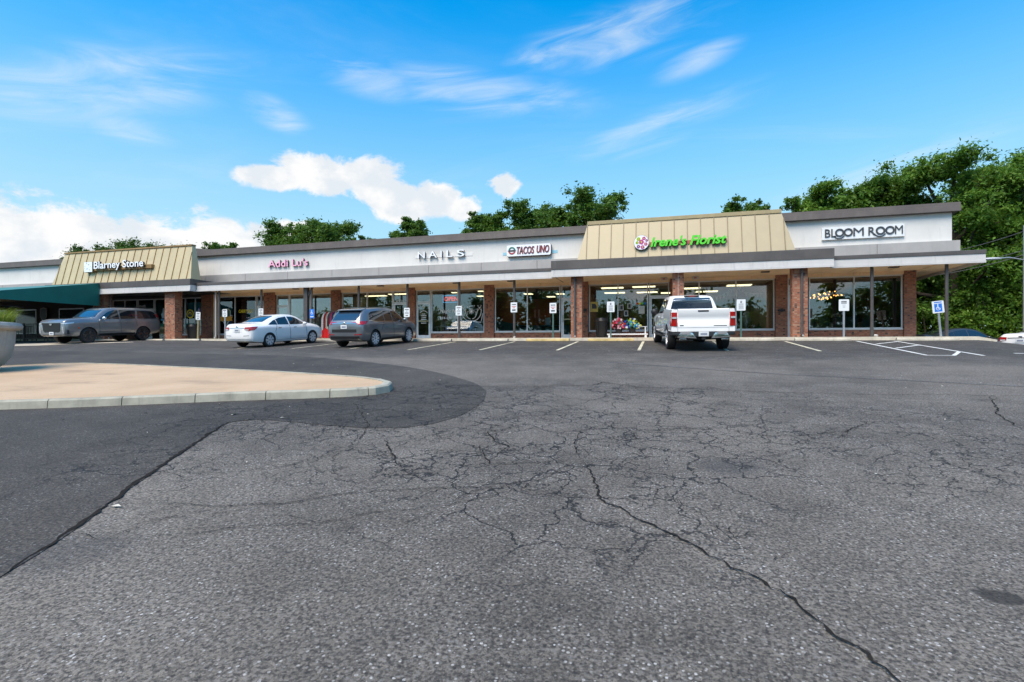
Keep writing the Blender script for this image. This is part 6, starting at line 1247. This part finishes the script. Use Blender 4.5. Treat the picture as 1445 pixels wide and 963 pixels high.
# ------------------------------------------------------------------ trees
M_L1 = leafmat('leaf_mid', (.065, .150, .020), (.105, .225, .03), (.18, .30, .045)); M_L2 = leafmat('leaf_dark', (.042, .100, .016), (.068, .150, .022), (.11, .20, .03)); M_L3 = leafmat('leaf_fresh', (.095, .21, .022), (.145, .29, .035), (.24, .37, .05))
M_BARK = pm('bark', (.07, .052, .038), .95, var=.25, vs=6, bump=.5, bs=25)
def leaves(centres, rad, per, size, seed, squash=.8, droop=.0):
    g = np.random.default_rng(seed); C = np.repeat(np.asarray(centres, float), per, axis=0); n = len(C)
    rv = np.repeat(np.asarray(rad, float), per); dirs = g.normal(size=(n, 3)); dirs /= np.linalg.norm(dirs, axis=1)[:, None]
    P = C + dirs * (rv * np.abs(g.normal(0, .62, n)))[:, None] * np.array([1, 1, squash]); P[:, 2] -= droop * rv * g.random(n)
    N = dirs * .6 + g.normal(size=(n, 3)) * .7 + np.array([0, 0, .55]); N /= np.linalg.norm(N, axis=1)[:, None]
    T = np.cross(N, g.normal(size=(n, 3))); T /= np.linalg.norm(T, axis=1)[:, None]; B = np.cross(N, T)
    s_ = size * (.6 + .8 * g.random(n))[:, None]; V = np.empty((n, 4, 3)); V[:, 0] = P - T * s_; V[:, 1] = P + B * s_ * .45 + N * s_ * .12; V[:, 2] = P + T * s_; V[:, 3] = P - B * s_ * .45 + N * s_ * .12
    return V.reshape(-1, 3)
def quads(name, V, mat, parent, origin, **kw):
    V = V - np.asarray(origin); n = len(V) // 4; me = bpy.data.meshes.new(name); me.vertices.add(len(V)); me.vertices.foreach_set('co', V.astype(np.float32).ravel()); me.loops.add(n * 4); me.loops.foreach_set('vertex_index', np.arange(n * 4, dtype=np.int32)); me.polygons.add(n); me.polygons.foreach_set('loop_start', np.arange(0, n * 4, 4, dtype=np.int32))
    try: me.polygons.foreach_set('loop_total', np.full(n, 4, dtype=np.int32))
    except Exception: pass
    me.update(calc_edges=True); me.validate(); me.materials.append(mat); return link(name, me, parent, **kw)
def tree(x, y, top, spread, label, mat=M_L1, seed=1, base=None, n1=9, size=.15, per=70, lo=.32, sparse=1., rx=1., group='trees behind the shop row', name='tree', ball=.30, fill=30, fz=.62, fh=.34):
    """trunk, limbs that fork twice, leaf clumps round the twig ends"""
    r = random.Random(seed); z0 = gz(x, y) if base is None else base; H = top - z0; root = empty(name, (x, y, z0), label=label, cat='tree', group=group)
    tr = MB(); r0 = .028 * H + .05; pts = [Vector((0, 0, -.2))]; p = Vector((0, 0, 0))
    for i in range(6): p = p + Vector((r.uniform(-.03, .03) * H, r.uniform(-.03, .03) * H, H * .145)); pts.append(p.copy())
    tr.tube(pts, [r0 * (1 - .13 * i) for i in range(len(pts))], 10); tips = []
    for i in range(n1):
        k = lo + (1 - lo) * (i / max(1, n1 - 1)) ** .9; at = pts[min(6, max(1, int(k * 6)))]; a = i * 2.4 + r.uniform(-.5, .5); up = .25 + .75 * k
        reach = spread * (.55 + .45 * math.sin(math.pi * min(1, .25 + k * .72))) * r.uniform(.75, 1.1)
        e_ = Vector((at.x + math.cos(a) * reach * .72 * rx, at.y + math.sin(a) * reach * .72, min(H * .93, at.z + H * (.10 + .16 * k) * r.uniform(.7, 1.2)))); mid = at.lerp(e_, .5) + Vector((0, 0, -.03 * H))
        tr.tube([at, mid, e_], [r0 * .38, r0 * .26, r0 * .13], 7)
        for j in range(4):
            b_ = a + r.uniform(-1.3, 1.3); q = e_ + Vector((math.cos(b_) * spread * .30 * rx, math.sin(b_) * spread * .30, r.uniform(-.05, .13) * H)) * r.uniform(.5, 1.15); q.z = min(q.z, H * .985)
            tr.tube([mid.lerp(e_, .8), q], [r0 * .13, r0 * .04], 5); tips.append((q, r.uniform(.7, 1.15))); tips.append((e_.lerp(q, .4), r.uniform(.5, .9)))
    for j in range(5): tips.append((pts[-1] + Vector((r.uniform(-.25, .25) * spread, r.uniform(-.25, .25) * spread, H * r.uniform(.0, .10))), r.uniform(.5, .9)))
    tr.build('trunk', M_BARK, root, smooth=True)
    zm = max(q.z + sz * spread * ball * .6 for q, sz in tips); sc = H / zm
    C = []; Rr = []
    for q, sz in tips:
        for _ in range(3):
            rad = sz * spread * ball * r.uniform(.45, .8); o_ = Vector((r.gauss(0, 1), r.gauss(0, 1), r.gauss(0, .6))) * sz * spread * ball * .45; C.append((q.x + o_.x, q.y + o_.y, min(q.z + o_.z, H - rad * .55))); Rr.append(rad)
    for _ in range(int(fill * sparse)):
        a, e_, k = r.uniform(0, 6.283), math.asin(r.uniform(-1, 1)), r.uniform(.35, .95); rad = spread * ball * r.uniform(.4, .8)
        C.append((math.cos(a) * math.cos(e_) * spread * k * rx, math.sin(a) * math.cos(e_) * spread * k, min(H - rad * .6, H * (fz + fh * math.sin(e_) * k)))); Rr.append(rad)
    per_ = max(8, int(per * sparse)); quads('crown', leaves(C, Rr, per_, size, seed + 50, .75), mat, root, (0, 0, 0))
    return root
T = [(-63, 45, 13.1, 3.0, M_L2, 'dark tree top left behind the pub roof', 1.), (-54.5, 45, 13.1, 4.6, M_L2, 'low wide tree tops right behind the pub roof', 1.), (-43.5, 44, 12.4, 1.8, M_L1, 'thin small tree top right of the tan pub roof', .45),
     (-34.2, 43, 13.7, 3.1, M_L1, 'broad tree above the boutique, its left half', 1.), (-30.3, 43, 13.5, 3.0, M_L1, 'broad tree above the boutique, its right half', 1.), (-26.9, 44, 12.0, 1.2, M_L1, 'tiny tree tip right of the broad trees', .7), (-22.1, 43, 13.2, 1.75, M_L1, 'single round tree top above the NAILS sign', 1.), (-14.3, 42, 13.0, 2.0, M_L1, 'round tree top left of the tall pair above the taqueria', 1.),
     (-9.9, 43, 13.5, 3.1, M_L1, 'tall full tree above the taqueria sign', 1.), (-5.7, 42.5, 13.9, 3.1, M_L1, 'tallest tree beside the tan florist roof', 1.), (5.4, 42, 12.2, 1.9, M_L1, 'tree top behind the florist roof', .8), (8.7, 40, 11.7, 1.3, M_L3, 'wispy sparse tree at the right end of the florist roof', .16),
     (11.2, 40, 12.4, 2.7, M_L3, 'low tree behind the BLOOM ROOM sign, left', 1.), (14.3, 40, 12.5, 2.7, M_L1, 'low tree behind the BLOOM ROOM sign, right', 1.)]
for i, (x, y, top, sprd, mt, lab, spar) in enumerate(T): tree(x, y, top, sprd, lab, mt, 100 + i, n1=9, size=.12, per=90, sparse=spar, lo=.42, fill=150, fz=.79, fh=.18)
tree(17.8, 38.5, 12.9, 4.4, 'large bright green tree rising beyond the end of the shops', M_L3, 201, n1=16, size=.105, per=140, lo=.22, ball=.28, fill=170, fz=.58, fh=.40)
tree(22.0, 39.5, 13.0, 4.4, 'large spreading tree at the right edge behind the pole', M_L1, 202, n1=15, size=.11, per=120, lo=.22, ball=.28, fill=150, fz=.55, fh=.42)
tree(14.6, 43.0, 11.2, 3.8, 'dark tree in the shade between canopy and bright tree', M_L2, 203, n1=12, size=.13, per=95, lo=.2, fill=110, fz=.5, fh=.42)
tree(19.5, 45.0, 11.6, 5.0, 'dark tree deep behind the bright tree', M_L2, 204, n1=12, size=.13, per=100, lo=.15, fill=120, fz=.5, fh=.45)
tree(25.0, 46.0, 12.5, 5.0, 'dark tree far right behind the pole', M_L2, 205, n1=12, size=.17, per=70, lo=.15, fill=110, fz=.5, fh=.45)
# thicket of vines and shrubs beyond the end wall: single bushes
def bush(x, y, rx, ry, h, label, mat, seed, size=.11, per=60, n=60):
    r = random.Random(seed); z0 = gz(x, y); root = empty('bush', (x, y, z0), label=label, cat='bush', group='thicket beside the lower drive'); st_ = MB(); C = []; Rr = []
    for i in range(9): a = r.uniform(0, 6.28); st_.tube([(0, 0, -.1), (math.cos(a) * rx * .3, math.sin(a) * ry * .3, h * .4), (math.cos(a) * rx * .6, math.sin(a) * ry * .6, h * .75)], [.05, .035, .012], 6)
    st_.build('stems', M_BARK, root, smooth=True)
    for i in range(n):
        a, e_ = r.uniform(0, 6.283), math.asin(r.uniform(.0, 1)); k = r.uniform(.62, 1.0); rad = r.uniform(.25, .55) * min(rx, 1.6) * .7; C.append((math.cos(a) * math.cos(e_) * rx * k, math.sin(a) * math.cos(e_) * ry * k, h * .95 * math.sin(e_) * k + .15)); Rr.append(rad)
    quads('foliage', leaves(C, Rr, per, size, seed, .8, .4), mat, root, (0, 0, 0))
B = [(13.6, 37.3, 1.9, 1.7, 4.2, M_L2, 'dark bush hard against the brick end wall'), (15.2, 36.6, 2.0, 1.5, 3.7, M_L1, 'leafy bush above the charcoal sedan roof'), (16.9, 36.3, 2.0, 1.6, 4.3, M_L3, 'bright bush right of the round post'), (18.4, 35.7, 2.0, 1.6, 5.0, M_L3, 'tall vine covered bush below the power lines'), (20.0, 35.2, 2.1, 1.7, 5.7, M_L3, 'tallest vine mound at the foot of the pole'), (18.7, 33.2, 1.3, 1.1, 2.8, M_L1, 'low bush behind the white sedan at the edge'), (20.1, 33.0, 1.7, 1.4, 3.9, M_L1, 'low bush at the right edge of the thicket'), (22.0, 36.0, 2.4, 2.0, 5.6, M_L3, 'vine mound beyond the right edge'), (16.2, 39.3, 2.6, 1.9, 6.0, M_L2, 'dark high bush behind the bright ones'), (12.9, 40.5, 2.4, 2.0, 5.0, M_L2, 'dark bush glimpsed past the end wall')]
for i, (x, y, a, b_, h, mt, lab) in enumerate(B): bush(x, y, a, b_, h, lab, mt, 300 + i, n=90, per=100, size=.095)
# undergrowth floor
mbk = blades(2600, 8, 1., 1., .02); mbk.v = [(13.5 + (v[0] + 1) * 6.5, 34.5 + v[1] * 3.5, gz(13.5 + (v[0] + 1) * 6.5, 34.5 + v[1] * 3.5) + max(0, v[2]) * .55) for v in mbk.v]; mbk.build('undergrowth', M_L1, kind='stuff', label='weedy undergrowth at the foot of the thicket', cat='undergrowth')
# wooded edge across the road behind the viewer (seen mirrored in the shop glass)
r = random.Random(77); C = []; Rr = []
for i in range(170):
    x = -75 + 150 * r.random(); hh = 11.5 + 2.6 * math.sin(x * .21 + 1) + 1.8 * math.sin(x * .53); 
    for _ in range(6): z = -2 + hh * r.random() ** .7; C.append((x + r.gauss(0, .8), -42 + r.uniform(-3, 3), z)); Rr.append(r.uniform(1.2, 2.2))
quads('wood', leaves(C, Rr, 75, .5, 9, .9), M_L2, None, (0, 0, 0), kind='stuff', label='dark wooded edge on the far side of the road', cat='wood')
# ------------------------------------------------------------------ utility pole, wires, street lamp
px, py = 16.40, 30.1; pz = gz(px, py)
root = empty('utility_pole', (px, py, pz), label='grey utility pole at the right edge with a street lamp arm', cat='utility pole')
MB().tube([(0, 0, 0), (0, 0, 6.25)], [.13, .11], 14).build('pole', pm('weathered_pole', (.33, .32, .31), .85, var=.15, vs=5), root, smooth=True)
m_ = MB().tube([(0, 0, 4.6), (-.7, -.1, 4.75), (-1.1, -.15, 4.72)], .03, 8); m_.build('lamp_arm', M_STEEL, root, smooth=True); MB().ell((-1.45, -.2, 4.70), (.42, .13, .07), 14, 8).build('lamp_head', pm('lamp_grey', (.50, .52, .54), .4), root, smooth=True); MB().box(-.12, .12, -.30, -.18, 4.9, 5.6).build('meter_can', M_STEEL, root, bevel=.02)
def wire(a, b_, sag, label):
    a, b_ = Vector(a), Vector(b_); MB().tube([tuple(a.lerp(b_, t_) - Vector((0, 0, sag * 4 * t_ * (1 - t_)))) for t_ in np.linspace(0, 1, 15)], .018, 5).build('power_line', pm('wire_black', (.10, .10, .10), .6), smooth=True, label=label, cat='power line', group='lines from the pole to the shops')
wire((px, py, pz + 6.0), (11.7, 36.5, 7.0), .5, 'topmost power line from the pole to the shop roof'); wire((px, py, pz + 5.1), (11.7, 35.5, 5.6), .25, 'middle power line from the pole to the canopy'); wire((px, py, pz + 4.9), (11.9, 34.0, 5.35), .3, 'lowest thin line from the pole to the canopy')
